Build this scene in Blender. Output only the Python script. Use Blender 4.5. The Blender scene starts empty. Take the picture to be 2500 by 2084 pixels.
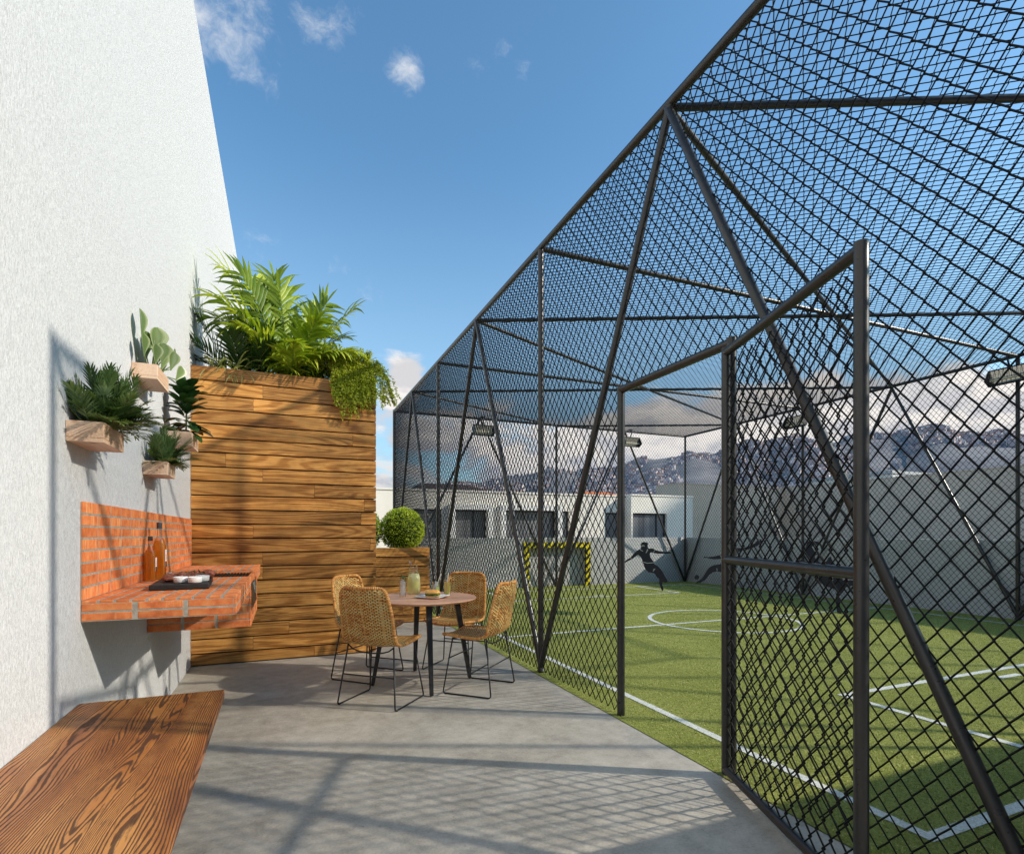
import bpy, math, random
import numpy as np
from mathutils import Vector, Matrix
from mathutils.geometry import tessellate_polygon
R = random.Random(11)
rad = math.radians
scene = bpy.context.scene
col = scene.collection
SUN = Vector((1.0, -0.575, 0.63)).normalized()      # direction towards the sun

# ------------------------------------------------------------------ materials
def mat(name):
    m = bpy.data.materials.new(name); m.use_nodes = True
    nt = m.node_tree; nt.nodes.clear()
    return m, nt
class N:
    """small node-graph helper"""
    def __init__(s, nt): s.nt = nt
    def n(s, kind, **kw):
        x = s.nt.nodes.new(kind)
        for k, v in kw.items():
            if k.startswith('i_'):
                key = k[2:]
                key = int(key) if key.isdigit() else key.replace('_', ' ')
                s.set(x.inputs[key], v)
            else: setattr(x, k, v)
        return x
    def set(s, sock, v):
        if isinstance(v, bpy.types.NodeSocket): s.nt.links.new(v, sock)
        elif isinstance(v, bpy.types.Node): s.nt.links.new(v.outputs[0], sock)
        else:
            if hasattr(sock, 'default_value'):
                try: sock.default_value = v
                except Exception: sock.default_value = tuple(v) + (1.0,)
    def math(s, op, a, b=None, c=None, clamp=False):
        x = s.nt.nodes.new('ShaderNodeMath'); x.operation = op; x.use_clamp = clamp
        s.set(x.inputs[0], a)
        if b is not None: s.set(x.inputs[1], b)
        if c is not None: s.set(x.inputs[2], c)
        return x.outputs[0]
    def vmath(s, op, a, b=None, out=0):
        x = s.nt.nodes.new('ShaderNodeVectorMath'); x.operation = op
        s.set(x.inputs[0], a)
        if b is not None: s.set(x.inputs[1], b)
        return x.outputs[out]
    def noise(s, vec, scale=5, detail=4, rough=.55, dist=0, out=0):
        x = s.n('ShaderNodeTexNoise'); s.set(x.inputs['Vector'], vec)
        s.set(x.inputs['Scale'], scale); s.set(x.inputs['Detail'], detail)
        s.set(x.inputs['Roughness'], rough); s.set(x.inputs['Distortion'], dist)
        return x.outputs[out]
    def ramp(s, fac, stops, interp='LINEAR'):
        x = s.n('ShaderNodeValToRGB'); cr = x.color_ramp; cr.interpolation = interp
        while len(cr.elements) < len(stops): cr.elements.new(.5)
        for e, (p, c) in zip(cr.elements, stops):
            e.position = p; e.color = tuple(c) + (1.0,) if len(c) == 3 else c
        s.set(x.inputs[0], fac); return x.outputs[0]
    def mapr(s, v, a, b, c=0., d=1., smooth=False):
        x = s.n('ShaderNodeMapRange')
        if smooth: x.interpolation_type = 'SMOOTHSTEP'
        for i, q in enumerate((v, a, b, c, d)): s.set(x.inputs[i], q)
        return x.outputs[0]
    def mix(s, f, a, b, blend='MIX'):
        x = s.n('ShaderNodeMix', data_type='RGBA', blend_type=blend)
        s.set(x.inputs[0], f); s.set(x.inputs[6], a); s.set(x.inputs[7], b); return x.outputs[2]
    def obj(s): return s.n('ShaderNodeTexCoord').outputs['Object']
    def attr(s, name, out='Fac'):
        return s.n('ShaderNodeAttribute', attribute_name=name).outputs[out]
    def scale(s, v, xyz): return s.vmath('MULTIPLY', v, xyz)
    def bump(s, h, strength=.3, dist=.01):
        x = s.n('ShaderNodeBump'); s.set(x.inputs['Height'], h)
        x.inputs['Strength'].default_value = strength; x.inputs['Distance'].default_value = dist
        return x.outputs[0]
    def bsdf(s, color, rough=.5, metal=0., bump=None, spec=.5, trans=0., sub=None, ior=1.45, emit=None, coat=0.):
        x = s.n('ShaderNodeBsdfPrincipled')
        s.set(x.inputs['Base Color'], color); s.set(x.inputs['Roughness'], rough)
        s.set(x.inputs['Metallic'], metal); s.set(x.inputs['Specular IOR Level'], spec)
        s.set(x.inputs['Transmission Weight'], trans); s.set(x.inputs['IOR'], ior)
        s.set(x.inputs['Coat Weight'], coat)
        if bump is not None: s.set(x.inputs['Normal'], bump)
        if emit: s.set(x.inputs['Emission Color'], emit[0]); s.set(x.inputs['Emission Strength'], emit[1])
        return x.outputs[0]
    def out(s, sh): s.set(s.n('ShaderNodeOutputMaterial').inputs[0], sh)

def simple(name, c, rough=.5, metal=0., var=.15, sc=12, bump=0., spec=.5, coat=0.):
    m, nt = mat(name); g = N(nt); o = g.obj()
    f = g.noise(o, sc, 5)
    lo = tuple(x * (1 - var) for x in c); hi = tuple(min(1, x * (1 + var)) for x in c)
    cc = g.ramp(f, [(.3, lo), (.7, hi)])
    rr = g.mapr(g.noise(o, sc * 2.3, 3), .3, .7, max(.02, rough - .08), min(1, rough + .08))
    b = g.bump(g.noise(o, sc * 6, 3), bump, .004) if bump else None
    g.out(g.bsdf(cc, rr, metal, b, spec, coat=coat)); return m

def m_render_wall():
    m, nt = mat('white textured render'); g = N(nt); o = g.obj()
    wob = g.noise(g.scale(o, (90, 90, 24)), 1, 3, .6, out=1)
    p = g.vmath('ADD', g.scale(o, (330, 330, 24)), g.scale(wob, (5, 5, 3)))
    a = g.noise(p, 1, 2.5, .6)
    a2 = g.noise(g.vmath('ADD', g.scale(o, (720, 720, 52)), g.scale(wob, (6, 6, 3))), 1, 2, .6)
    groove = g.math('MULTIPLY', g.mapr(a, .33, .46, .35, 1, True), g.mapr(a2, .34, .48, .3, 1, True))
    fine = g.noise(g.scale(o, (260, 260, 70)), 1, 3, .6)
    h = g.math('ADD', groove, g.math('MULTIPLY', fine, .55))
    c = g.mix(groove, (.42, .43, .44, 1), (.66, .67, .68, 1))
    c = g.mix(g.math('MULTIPLY', g.noise(o, .9, 5), .12), c, (.53, .54, .555, 1))
    g.out(g.bsdf(c, .88, 0, g.bump(h, .6, .003), .25)); return m

def m_concrete():
    m, nt = mat('polished concrete'); g = N(nt); o = g.obj()
    big = g.noise(g.scale(o, (.8, 1.3, 1)), 1.0, 9, .68, .3)
    mid = g.noise(o, 6.5, 11, .78, .2)
    grit = g.noise(o, 85, 4, .7)
    f = g.math('ADD', g.math('ADD', g.math('MULTIPLY', big, .36), g.math('MULTIPLY', mid, .42)), g.math('MULTIPLY', grit, .22))
    c = g.ramp(f, [(.38, (.25, .225, .186)), (.47, (.36, .325, .272)), (.53, (.445, .405, .342)), (.62, (.55, .505, .43))])
    v = g.n('ShaderNodeTexVoronoi', i_Vector=g.vmath('ADD', o, g.scale(g.noise(o, 9, 2, out=1), (.1, .1, 0))), i_Scale=.9)
    spot = g.mapr(v.outputs['Distance'], .018, .05, .45, 1, True)
    c = g.mix(1, c, spot, 'MULTIPLY')
    sp2 = g.mapr(g.noise(o, 38, 2), .66, .72, 0, .35, True)
    c = g.mix(sp2, c, (.14, .135, .125, 1))
    # faint trowel scratches
    sc = g.mapr(g.noise(g.scale(o, (3, 34, 1)), 1, 3, .6, 1.2), .66, .74, 0, .14, True)
    c = g.mix(sc, c, (.6, .6, .57, 1))
    r = g.mapr(g.noise(o, 2.2, 6, .65), .3, .7, .42, .66)
    g.out(g.bsdf(c, r, 0, g.bump(mid, .12, .01), .5)); return m

def wood_graph(g, vec, tone, dark, mids, light, ringscale, along, pore=1.0):
    """grain: contour lines of a noise field stretched along the board axis (along = 0 x, 1 y)"""
    st = [1., 1., 1.]; st[along] = .085
    p = g.vmath('ADD', g.scale(vec, tuple(st)), g.vmath('MULTIPLY', g.n('ShaderNodeCombineXYZ', i_0=tone, i_1=tone, i_2=tone), (17.3, 31.1, 11.7)))
    field = g.noise(p, 2.6, 2.4, .5, .45)
    wob = g.noise(p, 26, 3, .6)
    rings = g.math('SINE', g.math('MULTIPLY', g.math('ADD', field, g.math('MULTIPLY', wob, .006)), ringscale))
    rings = g.mapr(rings, -.95, .55, 0, 1, True)
    st2 = [120., 120., 120.]; st2[along] = 4.
    fib = g.noise(g.vmath('ADD', g.scale(vec, tuple(st2)), p), 1, 3, .6)
    st3 = [46., 46., 46.]; st3[along] = 1.6
    pores = g.mapr(g.noise(g.vmath('ADD', g.scale(vec, tuple(st3)), p), 1, 3, .65), .57, .67, 0, pore, True)
    f = g.math('ADD', g.math('MULTIPLY', rings, .25), g.math('MULTIPLY', fib, .75))
    c = g.ramp(f, [(.20, dark), (.46, mids), (.80, light)])
    c = g.mix(g.math('MULTIPLY', pores, .55), c, tuple(x * .55 for x in dark) + (1,))
    return c, f, pores

def m_planks():
    m, nt = mat('oiled hardwood planks'); g = N(nt); o = g.obj(); t = g.attr('tone')
    c, f, pores = wood_graph(g, o, t, (.17, .055, .010), (.48, .205, .043), (.74, .385, .11), 170, 0, 1.0)
    v = g.mapr(t, 0, 1, .68, 1.2)
    c = g.mix(1, c, g.n('ShaderNodeCombineXYZ', i_0=v, i_1=v, i_2=v), 'MULTIPLY')
    blot = g.mapr(g.noise(o, 2.6, 5, .6), .35, .65, .70, 1.15)
    c = g.mix(1, c, g.n('ShaderNodeCombineXYZ', i_0=blot, i_1=blot, i_2=blot), 'MULTIPLY')
    g.out(g.bsdf(c, g.mapr(f, 0, 1, .5, .36), 0, g.bump(f, .25, .004), .45)); return m

def m_bench():
    m, nt = mat('dark grained wood'); g = N(nt); o = g.obj()
    p = g.scale(o, (1, .105, 1))
    field = g.noise(p, 3.6, 2.2, .5, .7)
    fine = g.noise(g.scale(o, (60, 14, 60)), 1, 3, .6)
    q = g.math('ADD', g.math('ADD', g.math('MULTIPLY', field, .21), g.math('MULTIPLY', g.n('ShaderNodeSeparateXYZ', i_0=o).outputs[0], .66)),
               g.math('MULTIPLY', fine, .0032))
    s = g.math('SINE', g.math('MULTIPLY', q, 980))
    st = g.noise(g.scale(o, (7, 1.2, 7)), 1, 3, .6)
    line = g.mapr(s, g.mapr(st, .3, .7, -.65, .45), .80, 0, 1, True)
    pores = g.mapr(g.noise(g.scale(o, (190, 12, 190)), 1, 2, .6), .56, .66, 0, .5, True)
    base = g.ramp(g.noise(g.scale(o, (6, 1.1, 6)), 1, 4, .6, .6), [(.3, (.19, .054, .013)), (.5, (.38, .135, .032)), (.72, (.56, .25, .072))])
    c = g.mix(g.math('MULTIPLY', line, .82), base, (.028, .011, .006, 1))
    c = g.mix(pores, c, (.05, .017, .008, 1))
    h = g.math('SUBTRACT', fine, g.math('MULTIPLY', line, 1.6))
    g.out(g.bsdf(c, g.mapr(line, 0, 1, .38, .6), 0, g.bump(h, .45, .003), .5)); return m

def m_palewood():
    m, nt = mat('pale raw pine'); g = N(nt); o = g.obj(); t = g.attr('tone')
    c, f, pores = wood_graph(g, o, t, (.47, .28, .17), (.66, .45, .31), (.76, .57, .42), 34, 1, .25)
    kn = g.n('ShaderNodeTexVoronoi', i_Vector=g.scale(o, (5, 4.3, 7)), i_Scale=1.0)
    c = g.mix(g.mapr(kn.outputs['Distance'], .03, .13, .8, 0, True), c, (.26, .12, .055, 1))
    g.out(g.bsdf(c, .55, 0, g.bump(f, .12, .002), .35)); return m

def m_tabletop():
    m, nt = mat('terracotta stained tabletop'); g = N(nt); o = g.obj()
    c, f, pores = wood_graph(g, o, .3, (.50, .235, .13), (.66, .35, .215), (.74, .44, .29), 60, 0, .2)
    st = g.mapr(g.math('FRACT', g.math('MULTIPLY', g.n('ShaderNodeSeparateXYZ', i_0=o).outputs[1], 11)), .0, .06, .7, 1)
    c = g.mix(1, c, g.n('ShaderNodeCombineXYZ', i_0=st, i_1=st, i_2=st), 'MULTIPLY')
    g.out(g.bsdf(c, .38, 0, g.bump(f, .1, .002), .5)); return m

def m_brick():
    m, nt = mat('orange clay brick'); g = N(nt); o = g.obj(); t = g.attr('tone')
    sh = g.vmath('ADD', o, g.vmath('MULTIPLY', g.n('ShaderNodeCombineXYZ', i_0=t, i_1=t, i_2=t), (7.3, 13.1, 5.7)))
    a = g.noise(sh, 16, 5, .6)
    k = g.noise(g.scale(sh, (55, 55, 3)), 1, 2, .6)
    c = g.ramp(a, [(.28, (.50, .115, .034)), (.5, (.72, .205, .064)), (.75, (.82, .32, .115))])
    stain = g.math('MULTIPLY', g.mapr(k, .5, .68, 0, 1, True), g.mapr(t, .35, .8, 0, .75))
    c = g.mix(stain, c, (.83, .42, .17, 1))
    v = g.mapr(t, 0, 1, .84, 1.12)
    c = g.mix(1, c, g.n('ShaderNodeCombineXYZ', i_0=v, i_1=v, i_2=v), 'MULTIPLY')
    chip = g.mapr(g.noise(sh, 70, 3), .66, .73, 0, .5, True)
    c = g.mix(chip, c, (.80, .50, .30, 1))
    g.out(g.bsdf(c, .75, 0, g.bump(g.noise(sh, 120, 4), .25, .003), .3)); return m

def m_rattan():
    m, nt = mat('woven rattan'); g = N(nt)
    uv = g.n('ShaderNodeAttribute', attribute_name='wuv').outputs['Vector']
    sx = g.n('ShaderNodeSeparateXYZ', i_0=uv); u, v = sx.outputs[0], sx.outputs[1]
    wob = g.math('MULTIPLY', g.math('SUBTRACT', g.noise(uv, 9, 3), .5), .016)
    v2 = g.math('ADD', v, wob)
    rows = g.math('MULTIPLY', v2, 84.)
    row = g.math('FLOOR', rows); fr = g.math('FRACT', rows)
    cols = g.math('MULTIPLY', u, 27.)
    par = g.math('MULTIPLY', row, math.pi)
    over = g.math('SINE', g.math('ADD', g.math('MULTIPLY', cols, math.pi), par))
    prof = g.math('SINE', g.math('MULTIPLY', fr, math.pi))
    h = g.math('MULTIPLY', prof, g.math('MULTIPLY_ADD', over, .45, .55))
    gap = g.mapr(h, .04, .32, 0, 1, True)
    strip = g.noise(g.n('ShaderNodeCombineXYZ', i_0=g.math('MULTIPLY', u, 1.1), i_1=g.math('MULTIPLY', row, .237), i_2=3.), 6, 3, .7)
    band = g.noise(g.n('ShaderNodeCombineXYZ', i_0=g.math('MULTIPLY', u, 1.6), i_1=g.math('MULTIPLY', v, 17.), i_2=1.), 1, 4, .75)
    f = g.math('ADD', g.math('MULTIPLY', strip, .58), g.math('MULTIPLY', band, .46))
    c = g.ramp(f, [(.36, (.22, .050, .009)), (.41, (.62, .20, .036)), (.48, (.95, .45, .10)), (.57, (1.0, .68, .25))])
    c = g.mix(gap, (.035, .014, .005, 1), c)
    # pale warp strands
    w = g.math('ABSOLUTE', g.math('SUBTRACT', g.math('FRACT', g.math('MULTIPLY', u, 6.)), .5))
    wl = g.mapr(w, .44, .47, 0, .8, True)
    c = g.mix(g.math('MULTIPLY', wl, g.mapr(over, -.2, .3, 1, .25)), c, (.80, .56, .27, 1))
    g.out(g.bsdf(c, .45, 0, g.bump(h, 1.0, .009), .4)); return m

def m_rattan_rim():
    m, nt = mat('wrapped rattan edge'); g = N(nt)
    uv = g.n('ShaderNodeAttribute', attribute_name='wuv').outputs['Vector']
    sx = g.n('ShaderNodeSeparateXYZ', i_0=uv)
    k = g.math('MULTIPLY', g.math('ADD', sx.outputs[0], g.math('MULTIPLY', sx.outputs[1], .004)), 75.)
    prof = g.math('SINE', g.math('MULTIPLY', g.math('FRACT', k), math.pi))
    t = g.noise(g.n('ShaderNodeCombineXYZ', i_0=g.math('MULTIPLY', g.math('FLOOR', k), .31), i_1=0., i_2=0.), 3, 2, .6)
    c = g.ramp(t, [(.3, (.32, .085, .015)), (.43, (.64, .25, .055)), (.55, (.82, .41, .12)), (.72, (.92, .58, .23))])
    c = g.mix(g.mapr(prof, 0, .35, .75, 0), c, (.10, .035, .01, 1))
    g.out(g.bsdf(c, .42, 0, g.bump(prof, .7, .006), .45)); return m

def m_leaf(name, dark, mids, light, trans=.35, rough=.42, stripe=None):
    m, nt = mat(name); g = N(nt); o = g.obj(); t = g.attr('tone')
    f = g.math('ADD', g.math('MULTIPLY', t, .7), g.math('MULTIPLY', g.noise(o, 7, 3), .3))
    c = g.ramp(f, [(.18, dark), (.5, mids), (.82, light)])
    if stripe:
        uv = g.n('ShaderNodeAttribute', attribute_name='wuv').outputs['Vector']
        e = g.math('ABSOLUTE', g.n('ShaderNodeSeparateXYZ', i_0=uv).outputs[0])
        c = g.mix(g.mapr(e, stripe[1], stripe[2], 0, stripe[3], True), c, stripe[0] + (1,))
    pb = g.bsdf(c, rough, 0, None, .5)
    tl = g.n('ShaderNodeBsdfTranslucent'); g.set(tl.inputs[0], g.mix(1, c, (1.25, 1.25, .55, 1), 'MULTIPLY'))
    mx = g.n('ShaderNodeMixShader'); g.set(mx.inputs[0], trans); g.set(mx.inputs[1], pb); g.set(mx.inputs[2], tl)
    g.out(mx); return m

def m_metal():
    m, nt = mat('black powder coated steel'); g = N(nt); o = g.obj()
    f = g.noise(o, 9, 5)
    c = g.ramp(f, [(.3, (.018, .0175, .017)), (.7, (.030, .0285, .027))])
    r = g.mapr(g.noise(o, 30, 4), .3, .7, .26, .38)
    g.out(g.bsdf(c, r, .0, g.bump(g.noise(o, 160, 2), .06, .002), .65)); return m

def m_wire():
    m, nt = mat('black coated wire'); g = N(nt)
    g.out(g.bsdf(g.ramp(g.noise(g.obj(), 20, 3), [(.3, (.006, .006, .0065)), (.7, (.010, .010, .0105))]), .55, 0, None, .2)); return m

def m_turf():
    m, nt = mat('artificial turf'); g = N(nt); o = g.obj()
    a = g.noise(o, 55, 5, .75); b = g.noise(o, 1.3, 5, .6); k = g.noise(o, 190, 2, .6)
    f = g.math('ADD', g.math('ADD', g.math('MULTIPLY', a, .5), g.math('MULTIPLY', b, .2)), g.math('MULTIPLY', k, .3))
    c = g.ramp(f, [(.36, (.11, .14, .022)), (.5, (.34, .375, .075)), (.66, (.60, .60, .20))])
    g.out(g.bsdf(c, .75, 0, g.bump(g.math('ADD', a, k), .9, .02), .2)); return m

def m_blade():
    m, nt = mat('turf blades'); g = N(nt); t = g.attr('tone')
    c = g.ramp(t, [(.0, (.11, .16, .025)), (.45, (.46, .485, .125)), (.9, (.82, .79, .36)), (.93, (.80, .81, .78)), (1., (.88, .88, .86))])
    pb = g.bsdf(c, .5, 0, None, .35)
    tl = g.n('ShaderNodeBsdfTranslucent'); g.set(tl.inputs[0], c)
    mx = g.n('ShaderNodeMixShader'); g.set(mx.inputs[0], .25); g.set(mx.inputs[1], pb); g.set(mx.inputs[2], tl)
    g.out(mx); return m

def m_linepaint():
    m, nt = mat('white line fibres'); g = N(nt); o = g.obj()
    a = g.noise(o, 90, 4, .7)
    g.out(g.bsdf(g.ramp(a, [(.35, (.52, .55, .45)), (.6, (.82, .82, .79))]), .8, 0, g.bump(a, .6, .01), .2)); return m

def m_glass(name, tint=(1, 1, 1), amount=1.0):
    m, nt = mat(name); g = N(nt)
    fr = g.n('ShaderNodeLayerWeight', i_Blend=.32)
    tr = g.n('ShaderNodeBsdfTransparent'); g.set(tr.inputs[0], tuple(tint) + (1,))
    gl = g.n('ShaderNodeBsdfGlossy'); gl.inputs['Roughness'].default_value = .03
    mx = g.n('ShaderNodeMixShader'); g.set(mx.inputs[0], g.math('MULTIPLY', g.mapr(fr.outputs['Fresnel'], 0, 1, .07, .95), amount))
    g.set(mx.inputs[1], tr); g.set(mx.inputs[2], gl); g.out(mx); return m

def m_liquid(name, c, dens=.5):
    m, nt = mat(name); g = N(nt)
    tr = g.n('ShaderNodeBsdfTransparent'); g.set(tr.inputs[0], tuple(min(1, x * 1.05) for x in c) + (1,))
    pb = g.bsdf(g.ramp(g.noise(g.obj(), 28, 3), [(.3, tuple(x * .92 for x in c)), (.7, c)]), .15, 0, None, .5)
    tl = g.n('ShaderNodeBsdfTranslucent'); g.set(tl.inputs[0], tuple(c) + (1,))
    m2 = g.n('ShaderNodeMixShader'); g.set(m2.inputs[0], .5); g.set(m2.inputs[1], pb); g.set(m2.inputs[2], tl)
    mx = g.n('ShaderNodeMixShader'); g.set(mx.inputs[0], dens); g.set(mx.inputs[1], tr); g.set(mx.inputs[2], m2)
    g.out(mx); return m

def m_hazard():
    m, nt = mat('yellow and black hazard paint'); g = N(nt); o = g.obj()
    s = g.n('ShaderNodeSeparateXYZ', i_0=o)
    d = g.math('FRACT', g.math('MULTIPLY', g.math('ADD', g.math('MULTIPLY', s.outputs[0], -1.), s.outputs[2]), 5.5))
    f = g.mapr(d, .5, .52, 0, 1)
    wear = g.mapr(g.noise(o, 30, 5), .64, .7, 0, .5, True)
    c = g.mix(f, (.80, .66, .0, 1), (.015, .015, .014, 1))
    c = g.mix(wear, c, (.25, .22, .1, 1))
    g.out(g.bsdf(c, .45, 0)); return m

def m_hill():
    m, nt = mat('haze tinted hillside'); g = N(nt); o = g.obj()
    a = g.noise(o, .006, 8, .65); b = g.noise(o, .03, 6, .7)
    f = g.math('ADD', g.math('MULTIPLY', a, .6), g.math('MULTIPLY', b, .4))
    c = g.ramp(f, [(.38, (.15, .15, .165)), (.5, (.225, .215, .22)), (.62, (.30, .28, .275))])  # aerial haze is painted into these greyed base colours
    g.out(g.bsdf(c, .95, 0, None, .1)); return m

def m_panes():
    m, nt = mat('dark window glass'); g = N(nt); o = g.obj()
    s = g.n('ShaderNodeSeparateXYZ', i_0=o)
    f = g.noise(g.scale(o, (3.2, .3, .1)), 1, 3, .6)
    c = g.ramp(f, [(.35, (.10, .10, .11)), (.6, (.24, .24, .25))])
    g.out(g.bsdf(c, .08, 0, None, .6)); return m

def m_plaster(name, c):
    m, nt = mat(name); g = N(nt); o = g.obj()
    f = g.math('ADD', g.math('MULTIPLY', g.noise(o, .6, 6, .65), .6), g.math('MULTIPLY', g.noise(g.scale(o, (3, 3, .5)), 1, 5, .6), .4))
    cc = g.ramp(f, [(.3, tuple(x * .86 for x in c)), (.7, tuple(min(1, x * 1.08) for x in c))])
    g.out(g.bsdf(cc, .9, 0, g.bump(g.noise(o, 60, 4), .15, .004), .2)); return m

def m_meat():
    m, nt = mat('grilled meat'); g = N(nt); o = g.obj()
    f = g.noise(o, 70, 5, .65, 1.)
    c = g.ramp(f, [(.3, (.055, .014, .008)), (.46, (.22, .055, .028)), (.58, (.42, .13, .075)), (.72, (.62, .36, .26))])
    g.out(g.bsdf(c, .35, 0, g.bump(f, .7, .01), .5)); return m

def m_bun():
    m, nt = mat('toasted bun'); g = N(nt); o = g.obj()
    f = g.noise(o, 24, 5, .65)
    c = g.ramp(f, [(.32, (.55, .20, .035)), (.52, (.74, .38, .09)), (.7, (.85, .60, .25))])
    g.out(g.bsdf(c, .4, 0, g.bump(f, .3, .004), .4)); return m

MT = dict(
    wall=m_render_wall(), concrete=m_concrete(), planks=m_planks(), bench=m_bench(), pale=m_palewood(), ttop=m_tabletop(),
    brick=m_brick(), mortar=simple('grey mortar', (.37, .33, .27), .9, 0, .22, 40, .5, .2), rattan=m_rattan(), rim=m_rattan_rim(),
    metal=m_metal(), wire=m_wire(), turf=m_turf(), blade=m_blade(), line=m_linepaint(),
    glass=m_glass('clear glass', (1, 1, 1), .6), amber=m_liquid('amber oil', (.95, .56, .07), .45), lemon=m_liquid('cloudy lemonade', (.98, .96, .60), .75),
    soda=m_liquid('clear iced drink', (.93, .96, .97), .3), tea=m_liquid('golden drink', (.96, .82, .34), .6),
    lime=simple('lime flesh', (.55, .76, .14), .4, 0, .3, 60), lemonp=simple('lemon flesh', (.95, .80, .12), .4, 0, .2, 60),
    mint=simple('mint leaf', (.03, .12, .02), .5, 0, .4, 60), ice=m_liquid('ice', (.95, .97, 1.), .35),
    hazard=m_hazard(), hill=m_hill(), panes=m_panes(),
    creamwall=m_plaster('cream plaster', (.84, .79, .70)), whitewall=m_plaster('white plaster', (.82, .81, .78)),
    tanwall=m_plaster('tan plaster', (.74, .57, .43)), greywall=m_plaster('grey painted concrete', (.66, .66, .66)),
    darkgap=simple('dark void', (.012, .009, .007), .9, 0, .2, 10), soil=simple('potting soil', (.035, .024, .016), .95, 0, .4, 60, .8),
    black=simple('black satin metal', (.016, .016, .017), .38, 0, .2, 20), slate=simple('black slate board', (.018, .017, .017), .55, 0, .35, 30, .4),
    iron=simple('cast iron', (.02, .017, .015), .55, .6, .3, 40, .4), ceramic=simple('white glazed ceramic', (.84, .84, .82), .18, 0, .03, 8),
    chrome=simple('brushed steel', (.55, .55, .56), .25, 1, .1, 30), steelgrey=simple('grey bottle cap', (.12, .13, .14), .35, .6, .15, 60),
    paper=simple('white paper label', (.85, .84, .80), .7, 0, .05, 30), ink=simple('dark label print', (.03, .03, .03), .7, 0, .1, 30), straw=simple('paper straw', (.80, .74, .62), .6, 0, .1, 40),
    meat=m_meat(), bun=m_bun(), patty=simple('patty', (.10, .04, .02), .6, 0, .4, 60, .6), sauce=simple('red sauce', (.30, .03, .015), .2, 0, .3, 60),
    lettuce=simple('lettuce', (.20, .38, .05), .5, 0, .4, 60), figure=simple('dark plum painted board', (.028, .022, .034), .65, 0, .12, 20),
    pale_grey=simple('pale grey paint', (.46, .46, .46), .7, 0, .1, 20), silver=simple('lamp reflector', (.62, .58, .50), .22, .9, .1, 30),
    tube=simple('lamp element', (.85, .78, .6), .3, 0, .05, 30), rooftile=simple('orange roof tiles', (.62, .17, .05), .8, 0, .3, 3, .3), darkroof=simple('dark brown roof tiles', (.075, .045, .038), .85, 0, .3, 3, .3),
    earth=simple('dry ground', (.24, .21, .17), .95, 0, .3, .2), housewall=m_plaster('pale hillside houses', (.55, .48, .47)),
    palm=m_leaf('bright palm leaf', (.06, .125, .010), (.25, .35, .022), (.72, .74, .10), .35),
    darkpalm=m_leaf('dark palm leaf', (.012, .045, .010), (.035, .085, .016), (.11, .18, .035), .25),
    fern=m_leaf('fern palm leaf', (.022, .062, .018), (.085, .15, .045), (.28, .36, .13), .3),
    spider=m_leaf('striped spider leaf', (.045, .11, .015), (.11, .20, .03), (.28, .33, .08), .35, .42, ((.74, .72, .40), .45, .7, .8)),
    paddle=m_leaf('pale paddle leaf', (.055, .10, .025), (.145, .215, .07), (.30, .37, .16), .28, .35, ((.42, .47, .27), .55, .95, .7)),
    rubber=m_leaf('dark glossy leaf', (.010, .036, .010), (.024, .068, .018), (.07, .13, .035), .15, .2),
    box=m_leaf('boxwood leaf', (.18, .26, .02), (.60, .69, .085), (.95, .96, .30), .6),
    shrub=m_leaf('shrub leaf', (.012, .035, .007), (.035, .085, .014), (.10, .17, .03), .25),
    lightshrub=m_leaf('yellow green shrub leaf', (.15, .20, .016), (.36, .43, .04), (.62, .66, .12), .45),
    trail=m_leaf('trailing leaf', (.16, .22, .016), (.40, .47, .04), (.66, .68, .13), .45),
    stem=simple('green stem', (.14, .20, .05), .5, 0, .3, 30), twig=simple('brown twig', (.10, .06, .03), .8, 0, .3, 30), core=simple('shaded foliage core', (.03, .05, .008), .95, 0, .3, 20),
)

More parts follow.
